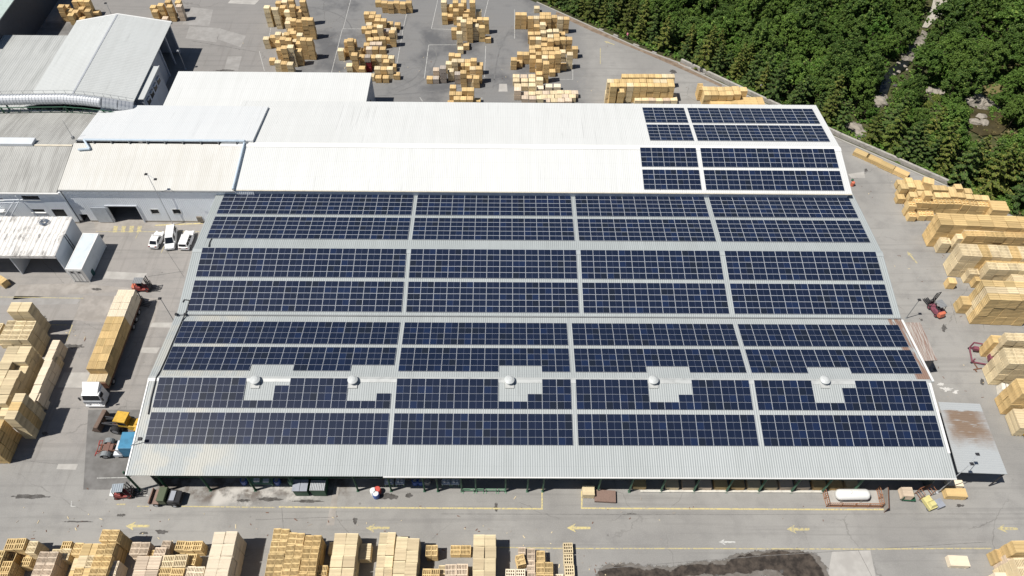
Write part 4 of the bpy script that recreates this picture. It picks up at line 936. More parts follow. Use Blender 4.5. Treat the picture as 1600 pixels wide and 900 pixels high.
# --- blue tractor unit half under the roof
tu = thing('tractor_unit', 'blue cabbed tractor unit with grey mudguards, reversed half under the left roof edge', 'tractor unit', at(161,704), R(2))
mb = MB(); mb.box(-.4,5.5,-.55,-.40,.75,1.0); mb.box(-.4,5.5,.40,.55,.75,1.0)
for x in (0,1.6,3.0): mb.box(x,x+.25,-.40,.40,.78,.98)
mb.build('chassis', M['rust_brown'], tu)
mb = MB(); mb.box(.5,1.9,-.5,.5,1.0,1.14); mb.box(.9,1.4,-.9,.9,1.14,1.2); mb.build('fifth_wheel', paint('greasy_brown', (.16,.08,.06), .6), tu)
mb = MB(); mb.side([(3.7,.6,1.38),(6.2,.6,1.38),(6.2,2.2,1.36),(5.9,3.1,1.3),(3.7,3.2,1.3)]); mb.build('cab', M['blue_paint'], tu, bevel=.05)
mb = MB(); mb.box(3.2,3.62,-1.3,.2,.7,2.7); mb.box(2.3,3.5,-1.35,-.7,.55,1.15); mb.build('tank', M['pale_wall'], tu)
mgm = paint('mudguard_grey', (.22,.24,.25), .5)
for s in (-1,1):
    mb = MB(); n = 9; vs = []
    for i in range(n):
        t = math.pi*(.02+.96*i/(n-1)); 
        for y in (s*1.05-.36, s*1.05+.36):
            for r_ in (.66,.72): vs.append((.95+r_*math.cos(t), y, .62+r_*math.sin(t)))
    fs = []
    for i in range(n-1):
        k = i*4; fs += [(k+1,k+5,k+7,k+3),(k,k+2,k+6,k+4),(k,k+4,k+5,k+1),(k+2,k+3,k+7,k+6)]
    mb.add(vs, fs); mb.build('mudguard', mgm, tu)
    wheel(tu, .95, s*1.05, .58, .62); wheel(tu, 5.0, s*1.15, .55, .36)
    mb = MB(); mb.box(-.50,-.41,s*.9-.35,s*.9+.35,.75,.92); mb.build('tail_light', M['red_paint'], tu)
mb = MB(); mb.path([(-.3,-1.0,1.0),(-.3,1.0,1.0),(.3,1.0,1.4),(.3,-1.0,1.4),(-.3,-1.0,1.0)], .05, 6); mb.build('light_bar', M['red_paint'], tu)
# --- forklifts
def forklift(label, px, py, rz, body, cw, roofm, loaded=True, s=1.12, mast=2.9):
    T = thing('forklift', label, 'forklift', at(px, py), rz); 
    mb = MB(); mb.side([(-1.1,.35,.58),(.95,.30,.58),(.95,.62,.56),(-.1,.66,.56),(-.2,1.05,.55),(-1.1,1.05,.55)]); mb.build('chassis', body, T, bevel=.04)
    mb = MB(); mb.side([(-1.62,.42,.42),(-1.1,.32,.6),(-1.0,1.15,.6),(-1.5,1.20,.5)]); mb.build('counterweight', cw, T, bevel=.06)
    mb = MB()
    for x, y in ((-.95,-.5),(-.95,.5),(.62,-.5),(.62,.5)): mb.tube((x,y,.9 if x<0 else .6),(x*.85 if x<0 else x*.6,y,2.15),.045,n=6)
    mb.build('guard_post', M['dark_steel'], T)
    mb = MB(); mb.box(-.90,.45,-.56,.56,2.15,2.22)
    for k in range(5): mb.box(-.85+.26*k,-.77+.26*k,-.5,.5,2.221,2.26)
    mb.build('overhead_guard', roofm, T)
    mb = MB(); mb.box(-.55,.0,-.25,.25,1.0,1.15); mb.box(-.65,-.52,-.25,.25,1.0,1.6); mb.build('seat', M['black_rubber'], T)
    mb = MB()
    for y in (-.42,.30): mb.box(1.0,1.10,y,y+.12,.15,mast)
    for z in (.5,1.6,mast-.1): mb.box(1.02,1.09,-.42,.42,z,z+.09)
    mb.tube((1.05,0,.3),(1.05,0,mast-.3),.06); mb.build('mast', M['dark_steel'], T)
    mb = MB(); mb.box(1.12,1.18,-.55,.55,.35,.95)
    for y in (-.5,-.17,.17,.5): mb.box(1.14,1.2,y-.03,y+.03,.35,1.55)
    mb.box(1.14,1.2,-.55,.55,1.5,1.58); mb.build('carriage', M['dark_steel'], T)
    for y in (-.42,-.14,.14,.42): mb = MB(); mb.box(1.2,2.35,y-.05,y+.05,.30,.36); mb.build('fork', M['dark_steel'], T)
    for x, r_ in ((.65,.34),(-.95,.28)):
        for y in (-.52,.52): wheel(T, x, y, r_, .24, rim=body)
    T.scale = (s,s,s); return T
forklift('red forklift with grey overhead guard between white container and hall roof', 226, 452, R(0), M['red_paint'], M['orange_paint'], M['steel'])
forklift('dark green forklift behind the rear end of the loaded lorry', 213.5, 474, R(-12), M['green_dark'], M['maroon'], M['steel'], mast=3.2)
forklift('orange red forklift with raised black mast on the right yard', 1459, 486, R(108), M['maroon'], M['orange_paint'], M['steel'], mast=3.3)
forklift('white and red forklift with black forks near the front left hall corner', 197, 773, R(5), M['red_paint'], M['white_paint'], paint('guard_bluegrey', (.30,.34,.38), .5))
forklift('yellow and black forklift half hidden at the right edge beside the timber packs', 1600, 678, R(-60), M['yellow_paint'], M['yellow_paint'], M['dark_steel'])
# --- old dark flatbed tractor
dt = thing('yard_truck', 'small dark truck with olive hood and brown deck before the front left opening', 'truck', at(263,781), R(-2))
mb = MB(); mb.box(-2.0,2.2,-.8,.8,.55,.8); mb.build('chassis', M['dark_steel'], dt)
mb = MB(); mb.box(-1.9,-.75,-1.05,1.05,.8,1.0); mb.box(-2.05,-1.9,-1.1,1.1,.8,1.5); mb.build('deck', M['brown_sheet'], dt)
mb = MB(); mb.box(-.7,.35,-1.0,1.0,.8,2.1); mb.frus((-.75,.4,-1.05,1.05),(-.68,.33,-.98,.98),2.1,2.2); mb.build('hood', M['olive'], dt, bevel=.04)
mb = MB(); mb.side([(.55,.6,.95),(2.1,.6,.85),(2.2,1.3,.8),(1.5,1.55,.9),(.55,1.6,.95)]); mb.build('cab', M['dark_steel'], dt, bevel=.05)
mb = MB(); mb.box(.8,1.5,-.7,.7,1.6,1.66); mb.build('windscreen', M['grey_lid'], dt)
for x in (-1.2,1.4):
    for y in (-.95,.95): wheel(dt, x, y, .45, .3, rim=M['pale_wall'])
# --- gas tank in its rusty fence
tk = thing('gas_tank', 'white horizontal gas tank on saddles inside the rusty fence', 'gas tank', at(1327,778), R(.5))
mb = MB(); mb.lathe([(.05,-2.45),(.42,-2.38),(.68,-2.15),(.78,-1.85),(.78,1.85),(.68,2.15),(.42,2.38),(.05,2.45)], (0,0,1.25), 20, axis='x'); mb.build('vessel', M['white_paint'], tk, smooth=True)
for x in (-1.4,1.4): mb = MB(); mb.frus((x-.15,x+.15,-.7,.7),(x-.12,x+.12,-.62,.62),.0,.75); mb.build('saddle', M['concrete'], tk)
mb = MB(); mb.lathe([(.25,1.98),(.25,2.2),(.15,2.25)], (-.6,0,0), 12); mb.build('valve_dome', M['white_paint'], tk)
sheet('concrete_patch', ((1289,766),(1370,767),(1374,788),(1291,787)), pc1, .014)
fe = thing('tank_fence', 'rusty brown mesh fence around the white gas tank', 'fence', (0,0,0))
c4 = [at(1284,767), at(1291,792), at(1376,793), at(1369,766)]
rm_ = paint('fence_rust', (.36,.17,.09), .8, dirt=.5, sc=5.)
for a, b, n in ((c4[0],c4[1],2),(c4[1],c4[2],4),(c4[2],c4[3],2)):
    mb = MB()
    for k in range(n+1): q = a.lerp(b, k/n); mb.tube((q.x,q.y,0),(q.x,q.y,1.5),.06,n=6)
    for z in (.15,.8,1.45): mb.tube((a.x,a.y,z),(b.x,b.y,z),.05,n=6)
    m2 = int((b-a).length/.28)
    for k in range(m2): q = a.lerp(b, k/m2); mb.tube((q.x,q.y,.15),(q.x,q.y,1.45),.018,n=4)
    mb.build('fence_panel', rm_, fe)
# --- carts, crates and odd machines by the tank
cg = thing('mesh_gate', 'brown mesh gate panel leaning beside the rusty tank fence', 'gate', at(1381,784), R(75))
mb = MB(); 
for k in range(8): mb.box(-1.6+k*.45,-1.52+k*.45,-.05,.05,.1,1.6)
mb.box(-1.65,1.7,-.05,.05,.0,.1); mb.box(-1.65,1.7,-.05,.05,1.6,1.7); mb.box(-1.0,-.9,-.6,.6,0,.1); mb.box(1.0,1.1,-.6,.6,0,.1); mb.build('frame', M['rust_brown'], cg)
mb = MB(); mb.box(-1.6,1.65,.06,.09,.1,1.6); mb.build('board', M['concrete'], cg)
ca = thing('pallet_cart', 'green wheeled cart carrying one pale crate, right of the tank fence', 'cart', at(1416,776), R(-4))
mb = MB(); mb.box(-1.0,1.0,-.8,.8,.35,.45); mb.box(-1.05,-.95,-.8,.8,.45,1.5); mb.build('deck', M['green_dark'], ca)
for x in (-.7,.7):
    for y in (-.7,.7): wheel(ca, x, y, .2, .12)
ym = thing('sweeper_machine', 'pale yellow small machine with wire cage beside the pale crate cart', 'machine', at(1449,784), R(-70))
mb = MB(); mb.box(-.6,1.3,-.9,.3,.3,.9); mb.frus((.2,1.2,-.8,.2),(.4,1.0,-.7,.1),.9,1.4); mb.build('body', paint('pale_yellow', (.62,.56,.25), .5), ym)
mb = MB()
for x in (-1.6,-.6):
    for y in (-1.0,.9): mb.tube((x,y,0),(x,y,2.1),.05,n=6)
for z in (.6,1.3,2.1):
    mb.tube((-1.6,-1.0,z),(-.6,-1.0,z),.04,n=5); mb.tube((-1.6,.9,z),(-.6,.9,z),.04,n=5); mb.tube((-1.6,-1.0,z),(-1.6,.9,z),.04,n=5)
mb.build('cage', M['rust'], ym)
mb = MB(); mb.box(.3,1.5,.45,1.5,.25,.9); mb.build('hopper', M['grey_lid'], ym)
for x in (-.4,1.0):
    for y in (-.8,.2): wheel(ym, x, y, .26, .18)
# --- green skips with grey lids
for k, (px, lab, lm) in enumerate(((474,'dark green skip with flat grey lid under the front eave','grey_lid'),(501,'dark green skip with pale ribbed lid, right of the grey lidded skip','silver'))):
    p = at(px, 770); S_ = thing('waste_skip', lab, 'skip', (p.x, p.y, 0), 0, 'skips under the front eave')
    mb = MB(); mb.frus((-.95,.95,-.5,1.6),(-1.0,1.0,-.6,1.7),.1,2.2); mb.build('bin', M['green_dark'], S_)
    mb = MB()
    if lm == 'grey_lid': mb.box(-1.05,-.03,-.7,1.0,2.21,2.30); mb.box(.03,1.05,-.7,1.0,2.21,2.30)
    else:
        mb.box(-1.05,1.05,-.6,.9,2.21,2.27)
        for q in range(9): mb.box(-1.0+q*.235,-.88+q*.235,-.6,.9,2.271,2.36)
    mb.build('lid', M[lm], S_)
    mb = MB(); 
    for x in (-.7,.7): mb.box(x-.1,x+.1,-.5,1.4,0,.1)
    mb.build('skid', M['dark_steel'], S_)
# --- drums
for px, py, mk_, lab in ((584.5,771,'white_paint','white plastic drum touching a red and a blue drum'),(591,769,'red_drum','red drum touching a white and a blue drum'),(588.5,776,'blue_drum','blue drum in front of the white and red drums')):
    T = thing('drum', lab, 'drum', at(px, py), 0, 'coloured drums before the hall front'); mb = MB(); mb.lathe([(.42,0),(.46,.06),(.46,.4),(.48,.43),(.46,.46),(.46,.8),(.48,.83),(.46,.86),(.46,1.1),(.42,1.14)], n=18); mb.build('shell', M[mk_], T)
    mb = MB(); mb.lathe([(.40,1.141),(.38,1.16)], n=18); mb.lathe([(.07,1.16),(.07,1.2)], (.2,.1,0), 8); mb.build('lid', M['headlight'] if mk_ != 'red_drum' else M['red_drum'], T)
for px, k, lab in ((382,'blue_drum','blue bin in the shade of the hall front left of the skips'),(434,'blue_drum','bright blue drum in shade just left of the green skip'),(456,'green_pale','teal bin in shade beside the green skip'),(649,'blue_drum','left blue barrel in shade on the hall front'),(658,'blue_drum','middle blue barrel in shade on the hall front'),(668,'steel','grey barrel in shade right of the blue barrels')):
    p = at(px, 758); T = thing('barrel', lab, 'barrel', (p.x, yp+1.0, 0)); mb = MB(); mb.lathe([(.44,0),(.48,.1),(.48,1.0),(.44,1.1)], n=14); mb.build('shell', M[k], T); mb = MB(); mb.lathe([(.3,1.101),(.28,1.15)], n=12); mb.build('lid', M['steel'], T)
# --- racks and machines under the eave
rk = random.Random(5)
def rack(px0, px1, lab, m):
    a, b = at(px0, 766).x, at(px1, 766).x; T = thing('machine_bench', lab, 'bench', ((a+b)/2, yp+.9, 0)); w_ = (b-a)/2
    mb = MB(); mb.box(-w_,w_,-.45,.5,.75,.85); mb.build('top', m, T)
    for x in (-w_+.1, w_-.1):
        for y in (-.35,.4): mb = MB(); mb.box(x-.06,x+.06,y-.06,y+.06,0,.75); mb.build('leg', M['green_pale'], T)
    mb = MB(); mb.box(-w_*.6,-w_*.1,-.2,.3,.851,1.3); mb.box(w_*.2,w_*.7,-.25,.25,.851,1.15); mb.build('toolbox', M['pale_wall'], T)
for a, b, lab in ((390,426,'pale green bench in shade under the front eave left of the skips'),(601,615,'white topped bench right of the coloured drums'),(618,632,'small white bench second right of the coloured drums'),(690,704,'white bench under the eave left of a green post'),(705,718,'white bench just right of the green post under the eave')):
    rack(a, b, lab, M['green_pale'] if a < 500 else M['pale_wall'])
for k, (a, b) in enumerate(((723,741),(744,756),(759,776),(778,791))):
    xa, xb = at(a,766).x, at(b,766).x; T = thing('guard_rail', ('first','second','third','fourth')[k] + ' pale green rail from the left among the four before the hall opening', 'rail', ((xa+xb)/2, yp-.25, 0), 0, 'pale green rails before the hall opening'); w_ = (xb-xa)/2
    mb = MB()
    for z in (.5,.95): mb.box(-w_,w_,-.04,.04,z,z+.09)
    mb.build('rail', M['green_pale'], T)
    for x in (-w_+.06,w_-.06): mb = MB(); mb.box(x-.05,x+.05,-.3,.3,0,.08); mb.box(x-.05,x+.05,-.05,.05,.08,1.05); mb.build('foot', M['green_pale'], T)
# --- brown stack of sheets, pallet box
bs = thing('sheet_stack', 'flat stack of grooved brown boards lying on the road near the hall front', 'board stack', at(945,777), R(-3))
mb = MB()
for z in range(3): mb.box(-1.5,1.5,-.85,.85,.12+z*.14,.24+z*.14)
for k in range(20): mb.box(-1.48+k*.15,-1.37+k*.15,-.86,.86,.521,.56)
for x in (-1.2,0,1.1): mb.box(x,x+.12,-.8,.8,0,.12)
mb.build('boards', M['brown_sheet'], bs)
# --- maroon machine frame on the right
mf = thing('lifting_frame', 'maroon steel frame machine standing left of the pallet packs, right yard', 'machine', at(1531,560), R(-12))
mb = MB()
def bar(p, q, r=.13): mb.tube(p, q, r, n=6)
bar((-1.5,-1.2,.3),(-1.5,1.6,.3)); bar((-1.5,-1.2,.3),(1.3,-1.2,.3)); bar((-1.5,1.6,.3),(-.3,1.6,.3)); bar((-1.5,1.6,.3),(-1.5,1.6,1.8)); bar((-1.5,-1.2,.3),(-1.5,-1.2,1.2)); bar((-1.5,1.6,1.8),(-.2,1.6,1.8)); bar((.9,1.2,.2),(.9,1.2,2.2)); bar((.9,1.2,2.2),(1.5,.0,1.6)); bar((1.3,-1.2,.3),(1.5,0,1.6))
mb.build('frame', M['maroon'], mf)
mb = MB(); mb.box(.9,1.7,-.7,.3,.5,1.3); mb.build('motor', M['maroon'], mf); mb = MB(); mb.box(-1.2,-.4,.9,1.5,.6,1.1); mb.build('winch', M['maroon'], mf)
for p in ((-1.5,-1.2),(-1.5,1.6),(1.3,-1.2),(.9,1.2)): mb = MB(); mb.lathe([(.18,0),(.18,.2)], (*p,0), 10); mb.build('foot', M['dark_steel'], mf)
fw_ = thing('fork_attachment', 'small rusty fork frame lying before the tall pallet packs, right yard', 'attachment', at(1527,577), R(10))
mb = MB(); mb.box(-.7,.7,-.08,.08,0,.2); mb.box(.0,.14,-.08,1.3,0,.15); mb.box(-.5,-.36,-.5,-.08,0,.15); mb.build('frame', M['rust_brown'], fw_)
# --- lamps
def lamp(label, base, top, arms=((-.6,.2),), m='steel', head='dark_steel'):
    T = thing('lamp_post', label, 'lamp post', (base[0], base[1], base[2])); h = top - base[2]
    mb = MB(); mb.tube((0,0,0),(0,0,h),.075,.045,8); mb.lathe([(.22,0),(.22,.08)], n=10); mb.build('pole', M[m], T)
    for dx, dy in arms:
        mb = MB(); mb.tube((0,0,h-.1),(dx,dy,h),.035,n=6); mb.build('arm', M[m], T)
        mb = MB(); mb.frus((dx-.28,dx+.28,dy-.22,dy+.22),(dx-.16,dx+.16,dy-.14,dy+.14),h-.08,h+.12); mb.build('lamp_head', M[head], T)
    return T
q = at(251,467,8.5); lamp('slim grey lamp post at the left edge of the middle hall', (q.x,q.y,0), 8.5, ((-.2,.1),))
yy = ywall - .6; q = aty(230,272,yy); lamp('two armed lamp post standing against the pale blue wall left of the white cars', (q.x,yy,0), q.z, ((-.25,0),(1.7,-1.2)), 'silver')
b_ = at(1412,497); q = aty(1431,469,b_.y); lamp('lamp post at the right edge of the middle hall beside the forklift yard', (b_.x+.4,b_.y,0), q.z, ((.1,.1),))
b_ = at(1476,770); q = aty(1530,720,b_.y); lamp('two headed lamp post at the front right corner of the hall', (x3r+.25,b_.y,0), 9.2, ((1.9,1.7),(.6,.3)), 'silver')
q = at(171,0,11); lamp('lamp post rising behind the gable of the grey building', (q.x+.3,ygf+.6,0), 11.4, ((-.4,.4),))
b_ = at(290,108); q = aty(282,80,b_.y); lamp('pale lamp post in the shadow right of the gabled building', (b_.x,b_.y,0), max(4, q.z), ((-.2,.2),), 'silver', 'silver')
q = yat(P3F, 204, 697); fl_ = thing('floodlight', 'small floodlight on a bent arm at the left roof edge of the front hall', 'floodlight', q)
t_ = at(219,686,q.z+1.2); mb = MB(); mb.tube((0,0,0),t_-q,.05,n=6); mb.build('arm', M['steel'], fl_); mb = MB(); d_ = t_-q; mb.box(d_.x-.25,d_.x+.25,d_.y-.2,d_.y+.2,d_.z-.1,d_.z+.2); mb.build('lamp_head', M['dark_steel'], fl_)
q = yat(P1F, 117, 216); an_ = thing('antenna_mast', 'thin antenna mast at the top left corner of the raised white roof', 'antenna', (q.x-.3,q.y,q.z-.1)); mb = MB(); mb.tube((0,0,0),(-.1,.1,4.2),.05,.03,6); mb.build('mast', M['steel'], an_); mb = MB(); mb.box(-.2,.2,-.2,.2,0,.5); mb.build('mount', M['steel'], an_)
# --- retaining wall along the wood
wp = [at(*p) for p in ((1062,98),(1140,134.5),(1225,174),(1310,214.5),(1390,249),(1480,289))]
rw = thing('retaining_wall', 'low pale concrete wall with kerb running along the edge of the wood', 'wall', (0,0,0))
mb = MB(); nrm = Vector((.62,.78,0))
for a, b in zip(wp[:-1], wp[1:]):
    d = (b-a).normalized(); n_ = Vector((-d.y,d.x,0)); 
    vs = [a+n_*.25, b+n_*.25, b+n_*.75, a+n_*.75]; mb.add([(v.x,v.y,-3.2) for v in vs]+[(v.x,v.y,.75) for v in vs], [(3,2,1,0),(4,5,6,7),(0,1,5,4),(1,2,6,5),(2,3,7,6),(3,0,4,7)])
mb.build('wall', paint('weathered_concrete', (.40,.38,.35), .9, dirt=.8, sc=1.2), rw)
mb = MB()
for a, b in zip(wp[:-1], wp[1:]):
    d = (b-a).normalized(); n_ = Vector((-d.y,d.x,0)); vs = [a-n_*.75, b-n_*.75, b-n_*.40, a-n_*.40]; mb.add([(v.x,v.y,0.0) for v in vs]+[(v.x,v.y,.16) for v in vs], [(4,5,6,7),(0,1,5,4),(1,2,6,5),(2,3,7,6),(3,0,4,7)])
mb.build('kerb', M['concrete'], rw)
kp = [at(*p) for p in ((838,4),(925,43),(1000,77),(1062,100))]
kb = MB()
for a, b in zip(kp[:-1], kp[1:]):
    d = (b-a).normalized(); n_ = Vector((-d.y,d.x,0)); vs = [a+n_*.0, b+n_*.0, b+n_*.3, a+n_*.3]; kb.add([(v.x,v.y,-.3) for v in vs]+[(v.x,v.y,.14) for v in vs], [(4,5,6,7),(0,1,5,4),(1,2,6,5),(2,3,7,6),(3,0,4,7)])
struct('kerb', kb, M['concrete'])
dirtm = patchmat('bare_dirt', (.17,.125,.09), (.27,.21,.16), .8)
sheet('dirt_verge', ((870,16),(930,43),(990,70),(1062,97),(1130,131),(1127,136),(1058,105),(1000,80),(925,49),(868,22)), dirtm, .010)
dv = random.Random(9)
for k in range(7):
    px = 935+k*27+dv.random()*9; py = 43+(px-935)*.44 + 1.5; p = at(px, py); mb = MB(); r_ = .22+dv.random()*.32
    mb.frus((-r_*1.9,r_*1.9,-r_*.5,r_*.5),(-r_*1.5,r_*1.4,-r_*.4,r_*.35),0,.15+dv.random()*.2); o = mb.build('kerb_stone', M['concrete']); o.location = (p.x,p.y,0); o.rotation_euler.z = R(-38+dv.random()*20)
    tag(o, 'broken pale kerb stone lying along the dirt verge below the trees', 'kerb stone', 'kerb stones along the verge')
# --- person by the trees, and a barrel by the white hall
def person(label, loc, rz, shirt, legs, h=1.75):
    T = thing('person', label, 'person', loc, rz); k = h/1.75
    J = {'pel':(0,0,.95),'sp':(0,0,1.18),'ch':(0,.01,1.38),'nk':(0,.01,1.50),'hd':(.02,0,1.60),'tp':(.02,0,1.72),
         'hl':(0,.10,.90),'kl':(.06,.11,.50),'al':(-.02,.11,.08),'tl':(.14,.12,.04),'hr':(0,-.10,.90),'kr':(-.02,-.11,.50),'ar':(-.10,-.11,.08),'tr':(.06,-.12,.04),
         'sl':(0,.19,1.42),'el':(.03,.25,1.15),'wl':(.14,.22,.92),'fl':(.18,.21,.84),'sr':(0,-.19,1.42),'er':(.0,-.26,1.15),'wr':(.10,-.25,.92),'fr':(.14,-.24,.84)}
    Rr = dict(pel=.16,sp=.14,ch=.16,nk=.06,hd=.10,tp=.07,hl=.10,kl=.065,al=.045,tl=.04,hr=.10,kr=.065,ar=.045,tr=.04,sl=.075,el=.05,wl=.035,fl=.03,sr=.075,er=.05,wr=.035,fr=.03)
    E_ = [('pel','sp'),('sp','ch'),('ch','nk'),('nk','hd'),('hd','tp'),('pel','hl'),('hl','kl'),('kl','al'),('al','tl'),('pel','hr'),('hr','kr'),('kr','ar'),('ar','tr'),('ch','sl'),('sl','el'),('el','wl'),('wl','fl'),('ch','sr'),('sr','er'),('er','wr'),('wr','fr')]
    names = list(J); me = bpy.data.meshes.new('body'); me.from_pydata([tuple(c*k for c in J[n]) for n in names], [(names.index(a),names.index(b)) for a,b in E_], [])
    o = link('body', me, T); md = o.modifiers.new('skin','SKIN'); md.use_smooth_shade = True
    for i, n in enumerate(names):
        sv = me.skin_vertices[0].data[i]; sv.radius = (Rr[n]*k, Rr[n]*k); sv.use_root = (n == 'pel')
    o.modifiers.new('sub','SUBSURF').levels = 1; o.modifiers[-1].render_levels = 1
    g = G('clothed_'+label.split()[1], .8); z = g.sep(g.coord('Object'))[2]; y = g.math('ABSOLUTE', g.sep(g.coord('Object'))[1])
    c = g.mix(g.ramp(z,.94*k,.96*k), legs, shirt); c = g.mix(g.ramp(z,1.50*k,1.52*k), c, (.45,.27,.19)); c = g.mix(g.math('MULTIPLY', g.ramp(y,.19,.2), g.ramp(z,1.12*k,1.10*k)), c, (.45,.27,.19)); g.col(c); me.materials.append(g.m)
    mb = MB(); mb.lathe([(.11*k,1.62*k),(.115*k,1.68*k),(.08*k,1.75*k),(.01,1.77*k)], (0.0,0,0), 12); mb.build('hair', M['hair'], T)
    return T
person('person in pink top and dark trousers walking along the verge below the trees', at(979.5,61), R(200), (.62,.22,.30), (.03,.03,.06), 1.9)
cw_ = thing('hose_reel', 'small orange red reel with green cap beside the right wall of the white hall', 'hose reel', at(1331,290))
mb = MB(); mb.lathe([(.35,0),(.35,.9),(.25,1.0)], n=12); mb.build('drum', M['orange_paint'], cw_); mb = MB(); mb.lathe([(.2,1.0),(.25,1.25),(.1,1.4)], (-.2,.35,0), 10); mb.build('cap', M['green_dark'], cw_)
# ------------------------------------------------------------------ wooden blocks
def woodmat(name, c, var=.44):
    g = G(name, .75, spec=.2); r = g.rnd(); p = g.coord('Object')
    w1 = g.noise(g.vscale(p, (3., 3., 22.)), 1., 3, .6)
    isl = g.island()
    k = g.math('ADD', g.math('MULTIPLY', r, .55), g.math('MULTIPLY', isl, .45))
    a = g.mix(k, dark(c, 1-var*.9), tuple(min(.9, q*(1+var*.45)) for q in c))
    a = g.mix(g.math('MULTIPLY', g.math('FRACT', g.math('MULTIPLY', r, 7.3)), .22), a, (c[0]*.80, c[1]*.72, c[2]*.72))
    a = g.mix(g.math('MULTIPLY', g.ramp(w1, .5, .72), .30), a, dark(c, .62))
    return g.col(a)
WM = dict(pine=woodmat('yellow_pine', (.71,.53,.265)), pale=woodmat('pale_pine', (.78,.64,.415)), white=woodmat('fresh_pine', (.82,.72,.555), .14), pink=woodmat('grey_pink_pine', (.68,.56,.43)),
          honey=woodmat('honey_board', (.66,.47,.23)), grey=woodmat('weathered_board', (.40,.355,.31)), gold=woodmat('golden_pine', (.70,.51,.245)), red=woodmat('red_board', (.28,.04,.05)))
CN = dict(pine='yellow', pale='pale', white='whitish', pink='pinkish', honey='honey', grey='grey', gold='golden', red='dark red')
def ring(mb, x, y, z0, z1, t=.04):
    mb.box(-x,x,-y,-y+t,z0,z1); mb.box(-x,x,y-t,y,z0,z1); mb.box(-x,-x+t,-y+t,y-t,z0,z1); mb.box(x-t,x,-y+t,y-t,z0,z1)
def m_slot(n=6, slots=6, rows=2, gap=.40, deep=5):
    mb = MB(); t = 1.0/n
    for i in range(n):
        z = i*t; top = (i == n-1)
        if i < n-deep: mb.box(-.44,.44,-.44,.44,z,z+t*gap); mb.box(-.5,.5,-.5,.5,z+t*gap,z+t)
        else:
            ring(mb,.45,.45,z,z+t*gap)
            if not top: ring(mb,.5,.5,z+t*gap,z+t)
    z0, z1 = 1-t*(1-gap), 1.0; cell = 1.0/(slots+1); bw = cell*.46
    for i in range(slots+1):
        x = -.5 + bw/2 + i*(1-bw)/slots; mb.box(x-bw/2, x+bw/2, -.5, .5, z0, z1)
    cw = .10
    for j in range(rows+1):
        y = -.5 + cw/2 + j*(1-cw)/rows
        for i in range(slots):
            xa = -.5 + bw + i*(1-bw)/slots; xb = -.5 + (i+1)*(1-bw)/slots; mb.box(xa+.001, xb-.001, y-cw/2, y+cw/2, z0, z1-.006)
    return mb
def m_close(n=6, boards=9):
    mb = MB(); t = 1.0/n
    for i in range(n):
        z = i*t
        mb.box(-.44,.44,-.44,.44,z,z+t*.38)
        if i < n-1: mb.box(-.5,.5,-.5,.5,z+t*.38,z+t)
    z0 = 1-t*.62
    for i in range(boards):
        y = -.5 + i/boards; mb.box(-.5,.5,y+.004,y+1/boards-.016,z0,1.0 - .006*(i%3))
    return mb
def m_box(rows=4, boards=3):
    mb = MB(); t = 1.0/rows
    mb.box(-.49,.49,-.49,.49,.07,.97)
    for i in range(rows): mb.box(-.5,.5,-.5,.5,.07+i*(.86/rows)+.004,.07+(i+1)*(.86/rows)-.012)
    for i in range(boards): mb.box(-.5+i/boards+.004,-.5+(i+1)/boards-.010,-.5,.5,.94,1.0)
    for x in (-.5,-.06,.38): mb.box(x,x+.12,-.5,.5,0,.069)
    return mb
def m_bin():
    mb = MB(); mb.box(-.46,.46,-.46,.46,.07,.80)
    for a in ((-.5,.5,-.5,-.44),(-.5,.5,.44,.5),(-.5,-.44,-.439,.439),(.44,.5,-.439,.439)): mb.box(*a,.07,1.0)
    mb.box(-.04,.04,-.438,.438,.86,.985); mb.box(-.438,-.042,-.04,.04,.86,.98); mb.box(.042,.438,-.04,.04,.86,.98)
    for x in (-.5,-.06,.38): mb.box(x,x+.12,-.5,.5,0,.069)
    return mb
def m_pack(n=5, m=8):
    mb = MB(); t = .93/n
    for i in range(n):
        z = .07+i*t; mb.box(-.5,.5,-.49,.49,z,z+t*.86)
        if i < n-1: mb.box(-.48,.48,-.47,.47,z+t*.86,z+t)
    for i in range(m): y = -.5+i/m; mb.box(-.5+.01*(i%3),.5-.012*((i*2)%3),y+.003,y+1/m-.006,.07+.93-t*.14,1.0-.006*(i%2))
    for x in (-.42,-.04,.34): mb.box(x,x+.08,-.5,.5,0,.069)
    return mb
TM = dict(slot=m_slot(), slot4=m_slot(6,4,2), slot8=m_slot(6,7,2), slot12=m_slot(5,4,3), close=m_close(), close2=m_close(5,12), box=m_box(), bin=m_bin(), pack=m_pack())
NM = dict(slot='pallet_stack', slot4='pallet_stack', slot8='pallet_stack', slot12='pallet_stack', close='pallet_stack', close2='pallet_stack', box='wooden_box', bin='wooden_bin', pack='timber_pack')
CATS = dict(pallet_stack='pallet stack', wooden_box='wooden box', wooden_bin='wooden bin', timber_pack='timber pack')
DESC = dict(slot='slatted pallets', slot4='slatted pallets', slot8='slatted pallets', slot12='slatted pallets', close='stacked pallets', close2='stacked pallets', box='box', bin='bin', pack='timber pack')
umesh = {}
def um(t, m):
    if (t, m) not in umesh: umesh[(t, m)] = TM[t].mesh(NM[t], WM[m])
    return umesh[(t, m)]
BL = []          # (type, mat, matrix, label, group)
prj = random.Random(11)
def blk(t, m, x, y, z, w, d, h, rz, label, group=None, jit=.05):
    j = lambda k: (prj.random()-.5)*2*k
    Mx = Matrix.Translation((x+j(jit), y+j(jit), z)) @ Matrix.Rotation(rz+R(j(1.8)), 4, 'Z') @ Matrix.Diagonal((w*.972, d*.972, h*.99, 1))
    BL.append((t, m, Mx, label, group))
ORD = ('first','second','third','fourth','fifth','sixth','seventh','eighth','ninth','tenth','eleventh','twelfth','thirteenth','fourteenth')
